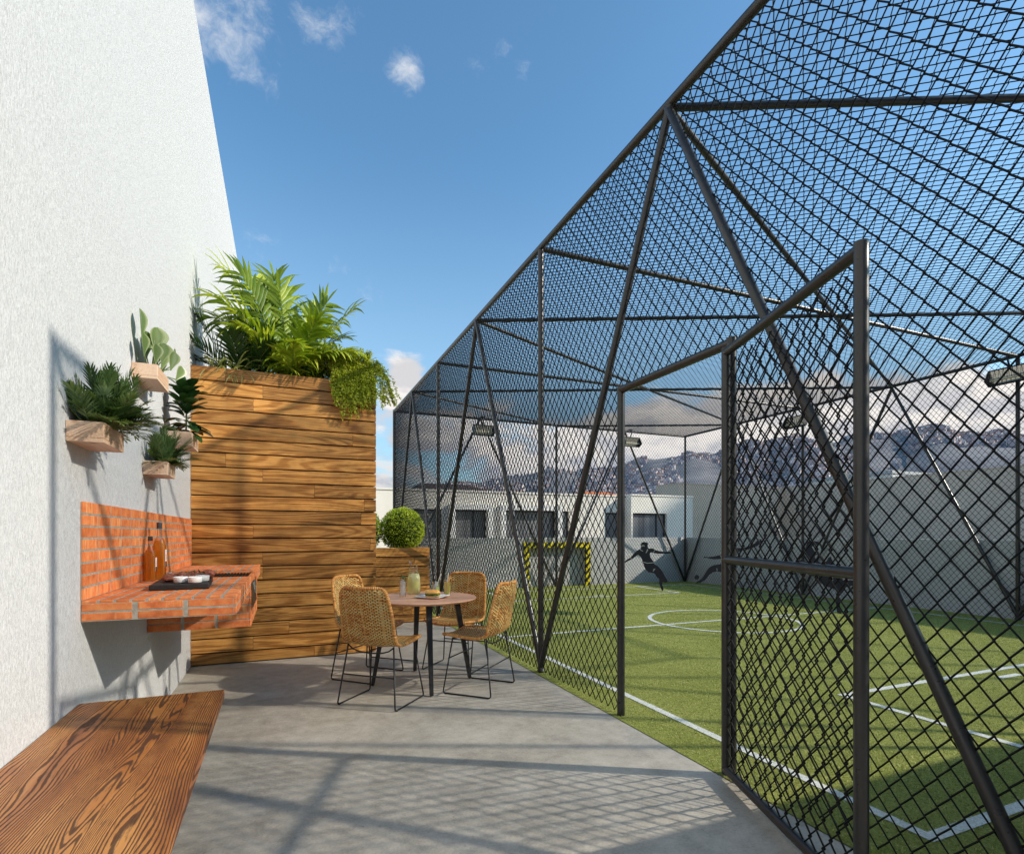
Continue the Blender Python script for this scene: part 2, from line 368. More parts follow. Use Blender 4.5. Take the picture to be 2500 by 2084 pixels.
# ------------------------------------------------------------------ mesh builder
class MB:
    def __init__(s): s.v = []; s.f = []; s.mi = []; s.t = []; s.uv = []; s.has_uv = False
    def add(s, vs, fs, mi=0, t=.5, uv=None):
        b = len(s.v); s.v.extend(tuple(p) for p in vs); s.f.extend([tuple(i + b for i in f) for f in fs])
        s.mi.extend([mi] * len(fs)); s.t.extend([t] * len(vs) if not hasattr(t, '__len__') else t)
        if uv is not None: s.has_uv = True; s.uv.extend(uv)
        else: s.uv.extend([(0, 0, 0)] * len(vs))
        return b
    def box(s, a, b, mi=0, t=.5, M=None):
        (x0, y0, z0), (x1, y1, z1) = a, b
        vs = [Vector(p) for p in ((x0,y0,z0),(x1,y0,z0),(x1,y1,z0),(x0,y1,z0),(x0,y0,z1),(x1,y0,z1),(x1,y1,z1),(x0,y1,z1))]
        if M is not None: vs = [M @ p for p in vs]
        s.add(vs, [(0,3,2,1),(4,5,6,7),(0,1,5,4),(1,2,6,5),(2,3,7,6),(3,0,4,7)], mi, t)
    def tube(s, pts, r, n=8, closed=False, mi=0, t=.5, cap=True, uvlen=False):
        pts = [Vector(p) for p in pts]; m = len(pts)
        rr = r if hasattr(r, '__len__') else [r] * m
        vs = []; uv = []; prev = None; L = 0
        for i, p in enumerate(pts):
            if closed: d = pts[(i + 1) % m] - pts[i - 1]
            else: d = pts[min(i + 1, m - 1)] - pts[max(i - 1, 0)]
            d.normalize()
            if prev is None:
                u = d.orthogonal().normalized()
                if abs(d.z) < .9: u = d.cross(Vector((0, 0, 1))).normalized()
            else:
                u = prev - d * prev.dot(d)
                u = u.normalized() if u.length > 1e-6 else d.orthogonal().normalized()
            prev = u; w = d.cross(u)
            if i: L += (p - pts[i - 1]).length
            for k in range(n):
                a = 2 * math.pi * k / n
                vs.append(p + (u * math.cos(a) + w * math.sin(a)) * rr[i]); uv.append((L, k / n, 0))
        fs = []
        for i in range(m if closed else m - 1):
            j = (i + 1) % m
            for k in range(n):
                k2 = (k + 1) % n
                fs.append((i*n+k, i*n+k2, j*n+k2, j*n+k))
        if cap and not closed:
            fs.append(tuple(range(n - 1, -1, -1))); fs.append(tuple((m-1)*n + k for k in range(n)))
        s.add(vs, fs, mi, t, uv if uvlen else None)
    def pipe(s, p, q, r, n=16, **kw): s.tube([p, q], r, n, **kw)
    def lathe(s, prof, c=(0, 0, 0), n=28, mi=0, t=.5, cap0=False, cap1=False):
        vs = []; fs = []
        for (r, z) in prof:
            for k in range(n):
                a = 2 * math.pi * k / n; vs.append((c[0] + r * math.cos(a), c[1] + r * math.sin(a), c[2] + z))
        for i in range(len(prof) - 1):
            for k in range(n):
                k2 = (k + 1) % n; fs.append((i*n+k, i*n+k2, (i+1)*n+k2, (i+1)*n+k))
        if cap0: fs.append(tuple(range(n - 1, -1, -1)))
        if cap1: fs.append(tuple((len(prof)-1)*n + k for k in range(n)))
        s.add(vs, fs, mi, t)
    def leaf(s, base, d, up, L, W, bend=.3, fold=.25, n=4, mi=0, t=.5, shape=None, uv=True):
        """a leaf blade from base along d, drooping by bend, folded along its midrib"""
        d = Vector(d).normalized(); up = Vector(up)
        side = d.cross(up)
        side = side.normalized() if side.length > 1e-5 else d.orthogonal().normalized()
        nrm = side.cross(d).normalized(); p = Vector(base); vs = []; uvs = []; cd = d.copy()
        for i in range(n + 1):
            q = i / n
            w = (shape(q) if shape else math.sin(math.pi * min(1, q * .93 + .07)) ** .8) * W * .5
            nn = side.cross(cd).normalized()
            vs += [p - side * w + nn * fold * w, p.copy(), p + side * w + nn * fold * w]; uvs += [(-1, q, 0), (0, q, 0), (1, q, 0)]
            cd = (cd - Vector((0, 0, 1)) * bend / n).normalized(); p = p + cd * (L / n)
        fs = []
        for i in range(n):
            a = i * 3; fs += [(a, a+1, a+4, a+3), (a+1, a+2, a+5, a+4)]
        s.add(vs, fs, mi, t, uvs if uv else None)
        return p
    def poly(s, pts, mi=0, t=.5):
        tri = tessellate_polygon([[Vector(p) for p in pts]]); s.add(pts, [tuple(x) for x in tri], mi, t)
    def build(s, name, mats, parent=None, smooth=False, loc=None):
        me = bpy.data.meshes.new(name)
        off = Vector(loc) if loc is not None else Vector((0, 0, 0))
        me.from_pydata([tuple(Vector(p) - off) for p in s.v] if loc is not None else s.v, [], s.f)
        if not isinstance(mats, (list, tuple)): mats = [mats]
        for m in mats: me.materials.append(m)
        if len(mats) > 1: me.polygons.foreach_set('material_index', s.mi)
        if smooth: me.polygons.foreach_set('use_smooth', [True] * len(me.polygons))
        a = me.attributes.new('tone', 'FLOAT', 'POINT'); a.data.foreach_set('value', s.t)
        if s.has_uv:
            a = me.attributes.new('wuv', 'FLOAT_VECTOR', 'POINT'); a.data.foreach_set('vector', [c for q in s.uv for c in q])
        me.update()
        o = bpy.data.objects.new(name, me); col.objects.link(o); o.location = off
        if parent is not None:
            o.parent = parent
            o.matrix_parent_inverse = Matrix.Identity(4)
            o.location = off - PW(parent)
        return o
def PW(o):
    w = Vector(o.location); p = o.parent
    while p is not None: w += Vector(p.location); p = p.parent
    return w
def tag(o, label=None, cat=None, group=None, kind=None):
    if label: o['label'] = label
    if cat: o['category'] = cat
    if group: o['group'] = group
    if kind: o['kind'] = kind
    return o
def empty(name, loc, label, cat, group=None, rz=0):
    o = bpy.data.objects.new(name, None); o.empty_display_size = .1; col.objects.link(o)
    o.location = loc; o.rotation_euler = (0, 0, rz); return tag(o, label, cat, group)
def bevel(o, w, seg=2):
    b = o.modifiers.new('bevel', 'BEVEL'); b.width = w; b.segments = seg; b.limit_method = 'ANGLE'; return o
def autosmooth(o, ang=40):
    me = o.data
    me.polygons.foreach_set('use_smooth', [True] * len(me.polygons))
    me.set_sharp_from_angle(angle=rad(ang)); return o
def copy_tree(o, parent=None):
    c = o.copy(); col.objects.link(c)
    if parent is not None: c.parent = parent; c.matrix_parent_inverse = o.matrix_parent_inverse
    for ch in list(o.children): copy_tree(ch, c)
    return c
S1=[(-0.498,1.052),(-0.479,1.099),(-0.423,1.122),(-0.359,1.109),(-0.318,1.077),(-0.34,1.062),(-0.331,0.986),(-0.312,0.967),(-0.238,0.977),(-0.165,0.939),(-0.091,0.911),(0.038,0.893),(0.148,0.899),(0.203,0.875),(0.166,0.856),(0.038,0.849),(-0.091,0.849),(-0.201,0.863),(-0.266,0.882),(-0.294,0.844),(-0.275,0.768),(-0.238,0.712),(-0.192,0.655),(-0.183,0.608),(-0.109,0.561),(-0.054,0.505),(0.001,0.43),(0.038,0.355),(0.093,0.261),(0.111,0.205),(0.056,0.185),(0.001,0.204),(-0.008,0.128),(0.02,0.034),(0.01,-0.0),(-0.026,0.014),(-0.054,0.09),(-0.082,0.184),(-0.072,0.259),(-0.128,0.316),(-0.183,0.391),(-0.22,0.409),(-0.312,0.418),(-0.377,0.474),(-0.414,0.54),(-0.427,0.606),(-0.451,0.635),(-0.47,0.729),(-0.507,0.786),(-0.553,0.824),(-0.609,0.786),(-0.693,0.719),(-0.777,0.68),(-0.87,0.623),(-0.927,0.594),(-0.992,0.603),(-0.955,0.631),(-0.87,0.661),(-0.796,0.718),(-0.721,0.766),(-0.656,0.842),(-0.591,0.909),(-0.526,0.947),(-0.498,0.957),(-0.488,0.995)]
S1B=[[(-0.483,1.033),(-0.442,1.052),(-0.409,1.037),(-0.409,1.014),(-0.442,1.027),(-0.475,1.01)],[(-0.513,0.976),(-0.487,0.938),(-0.442,0.915),(-0.449,0.9),(-0.498,0.923),(-0.524,0.957)],[(-0.34,0.967),(-0.327,0.929),(-0.368,0.863),(-0.386,0.866),(-0.359,0.929)],[(-0.442,0.669),(-0.349,0.639),(-0.192,0.652),(-0.192,0.636),(-0.349,0.622),(-0.438,0.65)],[(-0.721,0.766),(-0.699,0.719),(-0.714,0.713),(-0.732,0.758)],[(-0.165,0.93),(-0.211,0.873),(-0.225,0.877),(-0.179,0.937)],[(-0.201,0.504),(-0.165,0.504),(-0.211,0.438),(-0.224,0.447)]]
S2=[(-0.096,1.126),(-0.079,1.168),(-0.039,1.184),(0.009,1.168),(0.034,1.117),(0.046,1.059),(0.082,1.047),(0.146,1.042),(0.21,1.034),(0.307,1.043),(0.403,1.076),(0.482,1.118),(0.546,1.185),(0.562,1.214),(0.572,1.177),(0.61,1.21),(0.618,1.185),(0.654,1.189),(0.634,1.152),(0.642,1.127),(0.594,1.11),(0.522,1.068),(0.466,1.043),(0.387,1.01),(0.307,0.992),(0.21,0.967),(0.162,0.933),(0.154,0.866),(0.178,0.816),(0.146,0.749),(0.114,0.681),(0.106,0.614),(0.114,0.514),(0.09,0.43),(0.066,0.312),(0.05,0.211),(0.042,0.11),(0.034,0.043),(0.066,0.01),(-0.015,-0.005),(-0.031,0.008),(-0.007,0.042),(0.001,0.143),(-0.007,0.244),(-0.039,0.311),(-0.055,0.394),(-0.047,0.479),(-0.071,0.529),(-0.112,0.57),(-0.193,0.587),(-0.274,0.569),(-0.331,0.526),(-0.379,0.458),(-0.436,0.407),(-0.502,0.364),(-0.583,0.355),(-0.551,0.398),(-0.485,0.432),(-0.436,0.509),(-0.388,0.593),(-0.339,0.661),(-0.258,0.704),(-0.16,0.722),(-0.063,0.731),(-0.039,0.764),(-0.031,0.84),(-0.047,0.907),(-0.079,0.865),(-0.144,0.823),(-0.241,0.817),(-0.339,0.833),(-0.404,0.846),(-0.445,0.838),(-0.436,0.867),(-0.355,0.86),(-0.258,0.872),(-0.176,0.89),(-0.12,0.915),(-0.104,0.957),(-0.063,0.986),(-0.031,1.0),(-0.071,1.025),(-0.087,1.067)]
S2B=[[(-0.071,0.996),(-0.015,1.0),(-0.012,0.988),(-0.066,0.983)],[(-0.136,0.907),(-0.099,0.848),(-0.112,0.841),(-0.147,0.898)],[(-0.193,0.646),(-0.186,0.598),(-0.199,0.598),(-0.206,0.642)],[(-0.06,0.722),(-0.015,0.681),(0.082,0.668),(0.082,0.654),(-0.021,0.667),(-0.066,0.707)]]
S2C=[(-0.521,0.471),(-0.527,0.447),(-0.544,0.429),(-0.567,0.423),(-0.59,0.429),(-0.607,0.446),(-0.613,0.47),(-0.607,0.493),(-0.59,0.511),(-0.567,0.517),(-0.544,0.511),(-0.527,0.494)]
S3=[(-0.504,1.086),(-0.484,1.158),(-0.45,1.194),(-0.395,1.18),(-0.355,1.187),(-0.301,1.173),(-0.26,1.13),(-0.253,1.058),(-0.26,1.001),(-0.301,0.964),(-0.355,0.957),(-0.368,0.914),(-0.328,0.857),(-0.26,0.828),(-0.206,0.829),(-0.166,0.886),(-0.152,0.922),(-0.112,0.93),(-0.105,0.887),(-0.072,0.83),(-0.025,0.78),(-0.018,0.751),(0.062,0.688),(0.036,0.68),(-0.031,0.723),(-0.085,0.744),(-0.152,0.743),(-0.206,0.728),(-0.247,0.699),(-0.206,0.657),(-0.125,0.65),(-0.045,0.644),(0.036,0.616),(0.069,0.545),(0.182,0.553),(0.249,0.547),(0.316,0.533),(0.339,0.491),(0.322,0.441),(0.276,0.447),(0.196,0.461),(0.116,0.438),(0.089,0.388),(0.049,0.33),(0.009,0.287),(0.015,0.216),(0.022,0.13),(0.049,0.03),(0.036,0.002),(-0.018,0.015),(-0.031,0.1),(-0.045,0.2),(-0.038,0.286),(-0.018,0.358),(-0.058,0.4),(-0.152,0.435),(-0.233,0.484),(-0.328,0.512),(-0.368,0.54),(-0.355,0.612),(-0.423,0.612),(-0.477,0.64),(-0.49,0.683),(-0.518,0.74),(-0.531,0.783),(-0.627,0.783),(-0.722,0.753),(-0.791,0.76),(-0.695,0.811),(-0.627,0.869),(-0.572,0.884),(-0.518,0.855),(-0.463,0.841),(-0.436,0.885),(-0.49,0.971),(-0.511,1.028)]
S3B=[[(-0.412,1.093),(-0.368,1.127),(-0.287,1.115),(-0.267,1.044),(-0.287,0.986),(-0.328,0.974),(-0.375,1.029)],[(-0.389,0.828),(-0.379,0.828),(-0.379,0.749),(-0.389,0.748)],[(-0.362,0.828),(-0.352,0.828),(-0.347,0.742),(-0.356,0.742)],[(-0.335,0.821),(-0.325,0.816),(-0.287,0.742),(-0.298,0.739)],[(-0.099,0.629),(-0.089,0.629),(-0.085,0.543),(-0.095,0.543)],[(-0.031,0.615),(-0.022,0.615),(-0.011,0.544),(-0.021,0.544)]]
# ------------------------------------------------------------------ setting
XL, XR, YF, S, H = 2.2323, 10.2357, 12.0, 1.8467, 4.0
YN = YF - 6 * S                       # near end of the cage (0.92)
XM = (XL + XR) / 2
XW = -0.8437                          # face of the white wall

def sheet(name, x0, y0, x1, y1, z, m, nx=1, ny=1):
    b = MB()
    xs = [x0 + (x1 - x0) * i / nx for i in range(nx + 1)]; ys = [y0 + (y1 - y0) * i / ny for i in range(ny + 1)]
    vs = [(x, y, z) for y in ys for x in xs]
    fs = [(j*(nx+1)+i, j*(nx+1)+i+1, (j+1)*(nx+1)+i+1, (j+1)*(nx+1)+i) for j in range(ny) for i in range(nx)]
    b.add(vs, fs); return tag(b.build(name, m), kind='structure')
sheet('ground', -5000, -5000, 5000, 5000, -.12, MT['earth'])
mb = MB(); mb.box((XW - .02, -7, -.11), (2.168, 15.6, 0)); mb.box((2.168, -7, -.11), (15.9, .60, -.001)); mb.box((2.168, 12.36, -.11), (15.9, 15.6, -.001))
tag(mb.build('patio_floor', MT['concrete']), kind='structure')
tag(sheet('pitch_turf', 2.170, .62, 10.5, 12.34, .003, MT['turf']), kind='structure')

# pitch markings, 4 mm above the turf
LX0, LX1, GY0, GY1, MY = 2.55, 9.68, 1.45, 11.23, 6.34
CX = 6.115; LW = .030
segs = [((LX0, GY0), (LX0, GY1)), ((LX1, GY0), (LX1, GY1)), ((LX0, GY0), (LX1, GY0)), ((LX0, GY1), (LX1, GY1)), ((LX0, MY), (LX1, MY)),
        ((4.15, GY0), (4.15, 3.0)), ((8.09, GY0), (8.09, 3.0)), ((4.15, 3.0), (8.09, 3.0)),
        ((4.15, 9.69), (4.15, GY1)), ((8.09, 9.69), (8.09, GY1)), ((4.15, 9.69), (8.09, 9.69)),
        ((5.98, 2.82), (6.25, 2.82)), ((5.98, 9.87), (6.25, 9.87))]
CR = 1.07
mb = MB(); zz = .007
for (a, b) in segs:
    (x0, y0), (x1, y1) = a, b
    w = LW
    mb.add([(min(x0,x1)-w, min(y0,y1)-w, zz), (max(x0,x1)+w, min(y0,y1)-w, zz), (max(x0,x1)+w, max(y0,y1)+w, zz), (min(x0,x1)-w, max(y0,y1)+w, zz)], [(0,1,2,3)])
    zz += .00012
n = 96; vs = []
for k in range(n):
    a = 2 * math.pi * k / n
    for r in (CR - LW, CR + LW): vs.append((CX + r * math.cos(a), MY + r * math.sin(a), zz))
mb.add(vs, [(2*k, 2*k+1, (2*k+3) % (2*n), (2*k+2) % (2*n)) for k in range(n)])
tag(mb.build('pitch_markings', MT['line']), kind='structure')

# turf blades: one object, thicker on the ground near the camera
rs = np.random.RandomState(5)
def scatter(n, x0, x1, y0, y1, hgt, wid):
    P = np.stack([rs.uniform(x0, x1, n), rs.uniform(y0, y1, n)], 1)
    x, y = P[:, 0], P[:, 1]; white = np.zeros(n, bool); j = rs.normal(0, .007, n)
    for (a, b) in segs:
        white |= (x > min(a[0], b[0]) - LW + j) & (x < max(a[0], b[0]) + LW + j) & (y > min(a[1], b[1]) - LW + j) & (y < max(a[1], b[1]) + LW + j)
    white |= abs(np.hypot(x - CX, y - MY) + j - CR) < LW
    tone = np.clip(.45 + .22 * rs.randn(n), 0, .86); tone[white] = rs.uniform(.93, 1, white.sum())
    a = rs.uniform(0, 2 * np.pi, n); lean = rs.uniform(.3, 1.3, n); az = rs.uniform(0, 2 * np.pi, n)
    h = hgt * rs.uniform(.6, 1.25, n); w = wid * rs.uniform(.7, 1.3, n)
    dx, dy = np.cos(a) * w / 2, np.sin(a) * w / 2
    V = np.empty((n, 3, 3), np.float32)
    V[:, 0] = np.stack([x - dx, y - dy, np.full(n, .002)], 1); V[:, 1] = np.stack([x + dx, y + dy, np.full(n, .002)], 1)
    V[:, 2] = np.stack([x + np.cos(az) * h * lean, y + np.sin(az) * h * lean, h * (1 - .35 * lean) + .002], 1)
    return V.reshape(-1, 3), np.repeat(tone, 3)
parts = [scatter(120000, 2.19, 6.2, .95, 4.6, .014, .0042), scatter(90000, 2.19, 8.2, 4.6, 8.0, .014, .007), scatter(60000, 6.2, 9.95, .95, 4.6, .014, .007),
         scatter(70000, 2.19, 10.25, 8.0, 12.05, .014, .011), scatter(9000, 8.2, 10.25, 4.6, 8.0, .014, .011)]
V = np.concatenate([p[0] for p in parts]); T = np.concatenate([p[1] for p in parts]); nv = len(V)
me = bpy.data.meshes.new('grass'); me.vertices.add(nv); me.vertices.foreach_set('co', V.ravel())
me.loops.add(nv); me.loops.foreach_set('vertex_index', np.arange(nv, dtype=np.int32))
me.polygons.add(nv // 3); me.polygons.foreach_set('loop_start', np.arange(0, nv, 3, dtype=np.int32))
me.update(calc_edges=True)
a = me.attributes.new('tone', 'FLOAT', 'POINT'); a.data.foreach_set('value', T.astype(np.float32))
me.materials.append(MT['blade'])
o = bpy.data.objects.new('grass', me); col.objects.link(o); tag(o, 'short green artificial grass of the fenced soccer pitch', kind='stuff')

# tall white wall on the left, plus an unseen return added to block sky fill
mb = MB(); mb.box((XW - .35, -6.0, -.1), (XW, 15.3, 6.703)); mb.box((XW - .35, -6.4, -.1), (9.0, -6.001, 6.703))
tag(mb.build('render_wall', MT['wall']), 'tall white wall with vertical scratched render texture on the left, with an unseen return added to cut sky fill', 'wall')

# ------------------------------------------------------------------ hills and houses far away
def ridge(az):
    pts = [(-60, 1.5), (-20, 1.8), (5, 2.6), (14, 4.6), (20, 5.5), (23, 5.8), (27.5, 6.25), (33.5, 6.6), (36.4, 7.0), (38.7, 7.3), (42, 7.7), (45.3, 8.1), (50, 8.35), (56, 8.25), (59.5, 8.1), (65, 7.6), (80, 6), (120, 3)]
    for (a0, e0), (a1, e1) in zip(pts, pts[1:]):
        if a0 <= az <= a1: return e0 + (e1 - e0) * (az - a0) / (a1 - a0)
    return 1.0
def hill_z(r, az):
    e = math.tan(rad(ridge(az)))
    t = max(0., min(1., (r - 500) / 1300)); s = t * t * (3 - 2 * t)
    lump = math.sin(az * .55 + r * .004) * .06 + math.sin(az * 1.3 + 1.7 + r * .002) * .04 + math.sin(az * 3.1 + r * .009) * .02
    z = 1800 * e * s * (1 + lump * (1 - abs(2 * t - 1) * .6))
    if r > 1800: z -= (r - 1800) * .10
    return z - .2
mb = MB(); azs = [-60 + 1.25 * i for i in range(145)]; rs_ = [420 + 70 * i for i in range(30)]
vs = []; fs = []
for r in rs_:
    for az in azs: vs.append((r * math.sin(rad(az)), r * math.cos(rad(az)), hill_z(r, az)))
na = len(azs)
for i in range(len(rs_) - 1):
    for k in range(na - 1): fs.append((i*na+k, i*na+k+1, (i+1)*na+k+1, (i+1)*na+k))
mb.add(vs, fs); tag(mb.build('hills', MT['hill'], smooth=True), kind='structure')

HOUSE = [m_plaster('hill house white', (.70, .63, .63)), m_plaster('hill house rose', (.50, .40, .40)), m_plaster('hill house grey', (.36, .34, .37)), simple('hill roof red', (.38, .24, .20), .9, 0, .2, 1)]  # paled towards the hill colour, so distance haze sits in the paint
def house_mesh(w, d, h, mw, parapet):
    b = MB(); b.box((-w/2, -d/2, -6), (w/2, d/2, h), 0)
    if parapet: b.box((-w*.2, -d*.2, h), (w*.25, d*.3, h + 2.2), 0)
    else: b.add([(-w*.55, -d*.55, h+.05), (w*.55, -d*.55, h+.05), (w*.55, d*.55, h+.05), (-w*.55, d*.55, h+.05), (-w*.2, 0, h+2.6), (w*.2, 0, h+2.6)],
               [(0,1,5,4), (2,3,4,5), (1,2,5), (3,0,4)], 1)
    return b, [HOUSE[mw], HOUSE[3]]
R2 = random.Random(3)
protos = []
for i, (w, d, h, mw, pp) in enumerate([(11, 9, 7, 0, 1), (14, 10, 8, 1, 1), (9, 9, 6, 0, 0), (16, 10, 10, 2, 1), (12, 9, 7, 1, 0), (10, 8, 9, 0, 1)]):
    b, ms = house_mesh(w, d, h, mw, pp); protos.append((b, ms))
spots = []
while len(spots) < 6500:
    az = R2.uniform(12, 68); r = R2.uniform(640, 1770)
    q = math.sin(az * .42 + r * .0042 + 1.0) + .6 * math.sin(az * .9 - r * .007) + .5 * math.sin(r * .013 + az * .2)
    if q < -.55 or (az > 58 and r < 1250): continue
    if az < 30 and r > 1300 and R2.random() < .8: continue
    spots.append((r, az, R2.randrange(6), R2.uniform(-.5, .5) - rad(az), R2.uniform(.38, .78)))
spots.sort()
HL = ['small flat roofed white house on the far hillside beyond the cage', 'wide rose coloured house on the far hillside beyond the cage', 'small white house with red roof on the far hillside beyond the cage',
      'large grey block on the far hillside beyond the cage', 'rose coloured house with red roof on the far hillside beyond the cage', 'narrow tall white house on the far hillside beyond the cage']
first = {}
for (r, az, k, rz, sc) in spots[:290]:
    if k not in first:
        o = protos[k][0].build('hillside_house', protos[k][1]); first[k] = o
    else: o = first[k].copy(); col.objects.link(o)
    o.location = (r * math.sin(rad(az)), r * math.cos(rad(az)), hill_z(r, az)); o.rotation_euler.z = rz; o.scale = (sc,) * 3
    tag(o, HL[k], 'house', 'houses on the far hillside, kind %s' % ('white flat', 'rose flat', 'white red-roofed', 'grey block', 'rose red-roofed', 'white tall')[k])
mb = MB()
for (r, az, k, rz, sc) in spots[290:]:
    w, d, h = (11, 14, 9, 16, 12, 10)[k] * sc, 9 * sc, (7, 8, 6, 10, 7, 9)[k] * sc
    M = Matrix.Translation((r * math.sin(rad(az)), r * math.cos(rad(az)), hill_z(r, az))) @ Matrix.Rotation(rz, 4, 'Z')
    mb.box((-w/2, -d/2, -4), (w/2, d/2, h), (0, 1, 0, 2, 1, 0)[k], .5, M)
    if k in (2, 4): mb.box((-w*.52, -d*.52, h + .1), (w*.52, d*.52, h + 1.6), 3, .5, M)
tag(mb.build('hillside_town', HOUSE), 'dense mass of tiny pale houses covering the upper far hillside', kind='stuff')

# nearer buildings behind the pitch
def wall_with_holes(mb, x0, x1, z0, z1, y, d, holes):
    """front wall of thickness d (towards +y) with rectangular openings"""
    xs = sorted({x0, x1, *[h[0] for h in holes], *[h[1] for h in holes]}); 
    for a, b in zip(xs, xs[1:]):
        hs = [h for h in holes if h[0] <= a + 1e-6 and h[1] >= b - 1e-6]
        if not hs: mb.box((a, y, z0), (b, y + d, z1))
        else:
            h = hs[0]
            mb.box((a, y, z0), (b, y + d, h[2])); mb.box((a, y, h[3]), (b, y + d, z1))
bd = empty('terrace_building', (8, 16, 0), 'long low cream building with three wide dark windows behind the far goal', 'building')
mb = MB(); holes = [(3.55, 4.42, .55, 2.06), (4.80, 5.86, .55, 2.06), (6.46, 8.30, .55, 2.07), (8.42, 8.80, .55, 2.07), (10.2, 10.85, .55, 2.05)]
wall_with_holes(mb, -4, 10.95, -.1, 2.60, 16.0, .3, holes)
mb.box((-4, 16.32, -.1), (10.95, 19, 2.55))
wall_with_holes(mb, 10.95, 13.6, -.1, 2.62, 15.55, .3, [(11.02, 12.45, .55, 2.03)])
mb.box((10.95, 15.87, -.1), (13.6, 19, 2.57))
o = mb.build('wall', MT['creamwall'], bd)
def win(x0, x1, z0, z1, y, mull, frame_white):
    f = MB(); w = .05
    for (a, b) in (((x0, z0), (x0 + w, z1)), ((x1 - w, z0), (x1, z1)), ((x0 + w, z1 - w), (x1 - w, z1)), ((x0 + w, z0), (x1 - w, z0 + w))):
        f.box((a[0], y + .10, a[1]), (b[0], y + .16, b[1]))
    for q in mull: f.box((q - .025, y + .10, z0 + w), (q + .025, y + .16, z1 - w))
    fo = f.build('window', MT['black'], bd)
    p = MB(); p.box((x0 + w, y + .13, z0 + w), (x1 - w, y + .14, z1 - w)); p.build('pane', MT['panes'], fo)
    if frame_white:
        s = MB(); t = .16
        s.box((x0 - t, y - .16, z1), (x1 + t, y - .002, z1 + t)); s.box((x1, y - .16, z0), (x1 + t, y - .002, z1)); s.box((x0 - t, y - .16, z0), (x0, y - .002, z1))
        s.build('surround', MT['whitewall'], fo)
for hx, ml, fw in zip(holes, ([], [5.45], [7.75], [], []), (0, 1, 1, 0, 0)): win(*hx, 16.0, ml, fw)
win(11.02, 12.45, .55, 2.03, 15.55, [12.08], 0)
mb = MB(); mb.box((-4, 15.97, 2.602), (10.94, 19, 2.66)); mb.box((10.94, 15.52, 2.622), (13.62, 19, 2.68)); mb.build('parapet', MT['creamwall'], bd)
bt = empty('tan_building', (20, 20, 0), 'plain tan building of two wings enclosing the right corner beyond the pitch, with an unseen tower added for shade', 'building')
mb = MB(); mb.box((16.66, 20.0, -.1), (23.29, 21.6, 3.62)); mb.box((23.29, -9, -.1), (24.6, 21.6, 3.64)); mb.box((24.61, -9, -.1), (50, -2, 3.5)); mb.box((50.01, -9, -.1), (60, 8.5, 26)); mb.build('wall', MT['tanwall'], bt)  # includes an unseen link and tower added to shade the front wing
mb = MB(); mb.box((16.64, 19.98, 3.622), (23.27, 21.62, 3.66)); mb.box((23.27, -9, 3.642), (24.62, 21.62, 3.68)); mb.build('parapet', MT['tanwall'], bt)
def hip_house(name, label, x0, x1, y0, y1, zw, zr, wm, rm):
    e = empty(name, ((x0 + x1) / 2, y0, 0), label, 'house')
    b = MB(); b.box((x0, y0, -.1), (x1, y1, zw)); b.build('wall', wm, e)
    b = MB(); cx0, cx1, cy = x0 + (x1 - x0) * .22, x1 - (x1 - x0) * .22, (y0 + y1) / 2
    b.add([(x0 - .4, y0 - .4, zw), (x1 + .4, y0 - .4, zw), (x1 + .4, y1 + .4, zw), (x0 - .4, y1 + .4, zw), (cx0, cy, zr), (cx1, cy, zr)], [(0,1,5,4), (2,3,4,5), (1,2,5), (3,0,4), (3,2,1,0)])
    b.build('roof', rm, e)
hip_house('tiled_house', 'house with bright orange tiled roof peeking over the cream building', 24.3, 29.2, 40, 48, 4.3, 5.3, MT['creamwall'], MT['rooftile'])
hip_house('brown_house', 'house with long dark brown roof behind the left of the cream building', 9.0, 16.2, 40, 50, 4.3, 5.6, MT['creamwall'], MT['darkroof'])
hip_house('red_house', 'house with dull red roof right of the orange roofed one', 31.0, 34.6, 41, 49, 4.2, 4.9, MT['whitewall'], simple('dull red roof tiles', (.20, .055, .05), .85, 0, .3, 2))
wb = empty('warehouse', (262, 150, 0), 'long white flat roofed warehouse below the far right hillside', 'building')
mb = MB(); mb.box((238, 150, -5), (292, 190, 27)); mb.build('wall', MT['whitewall'], wb)
mb = MB(); mb.box((237, 149.5, 27.05), (293, 191, 28.3)); mb.build('roof', MT['pale_grey'], wb)

# low grey walls round the pitch
def lowwall(name, a, b, label): 
    m_ = MB(); m_.box(a, b, 0); o_ = m_.build(name, MT['greywall']); bevel(o_, .006, 2); return tag(o_, label, 'wall')
GX0, GX1, GH = 5.37, 7.21, 1.10
m_ = MB()
wall_with_holes(m_, XL - .03, XR + .28, -.1, 1.217, 12.08, .22, [(GX0 + .10, GX1 - .10, -.1, GH - .08)])
tag(m_.build('perimeter_wall', MT['greywall']), 'low grey wall along the far end holding the striped goal', 'wall')
lowwall('perimeter_wall', (XR + .07, .6, -.1), (XR + .28, 12.079, 1.217), 'low grey wall along the right side of the pitch')
lowwall('perimeter_wall', (XL - .03, .60, -.1), (XR + .069, .815, 1.217), 'low grey wall closing the near end of the pitch')

# goal let into the far wall
gl = empty('soccer_goal', (XM, 12, 0), 'small goal with yellow and black striped frame in the far wall', 'goal')
b_ = .128
mb = MB(); mb.box((GX0, 12.0, .004), (GX0 + b_, 12.076, GH)); mb.build('post', MT['hazard'], gl)
mb = MB(); mb.box((GX1 - b_, 12.0, .004), (GX1, 12.076, GH)); mb.build('post', MT['hazard'], gl)
mb = MB(); mb.box((GX0 + b_, 12.0, GH - b_), (GX1 - b_, 12.076, GH)); mb.build('crossbar', MT['hazard'], gl)
mb = MB(); mb.box((GX0 + .102, 12.205, .004), (GX1 - .102, 12.29, 1.018)); mb.build('recess', MT['greywall'], gl)
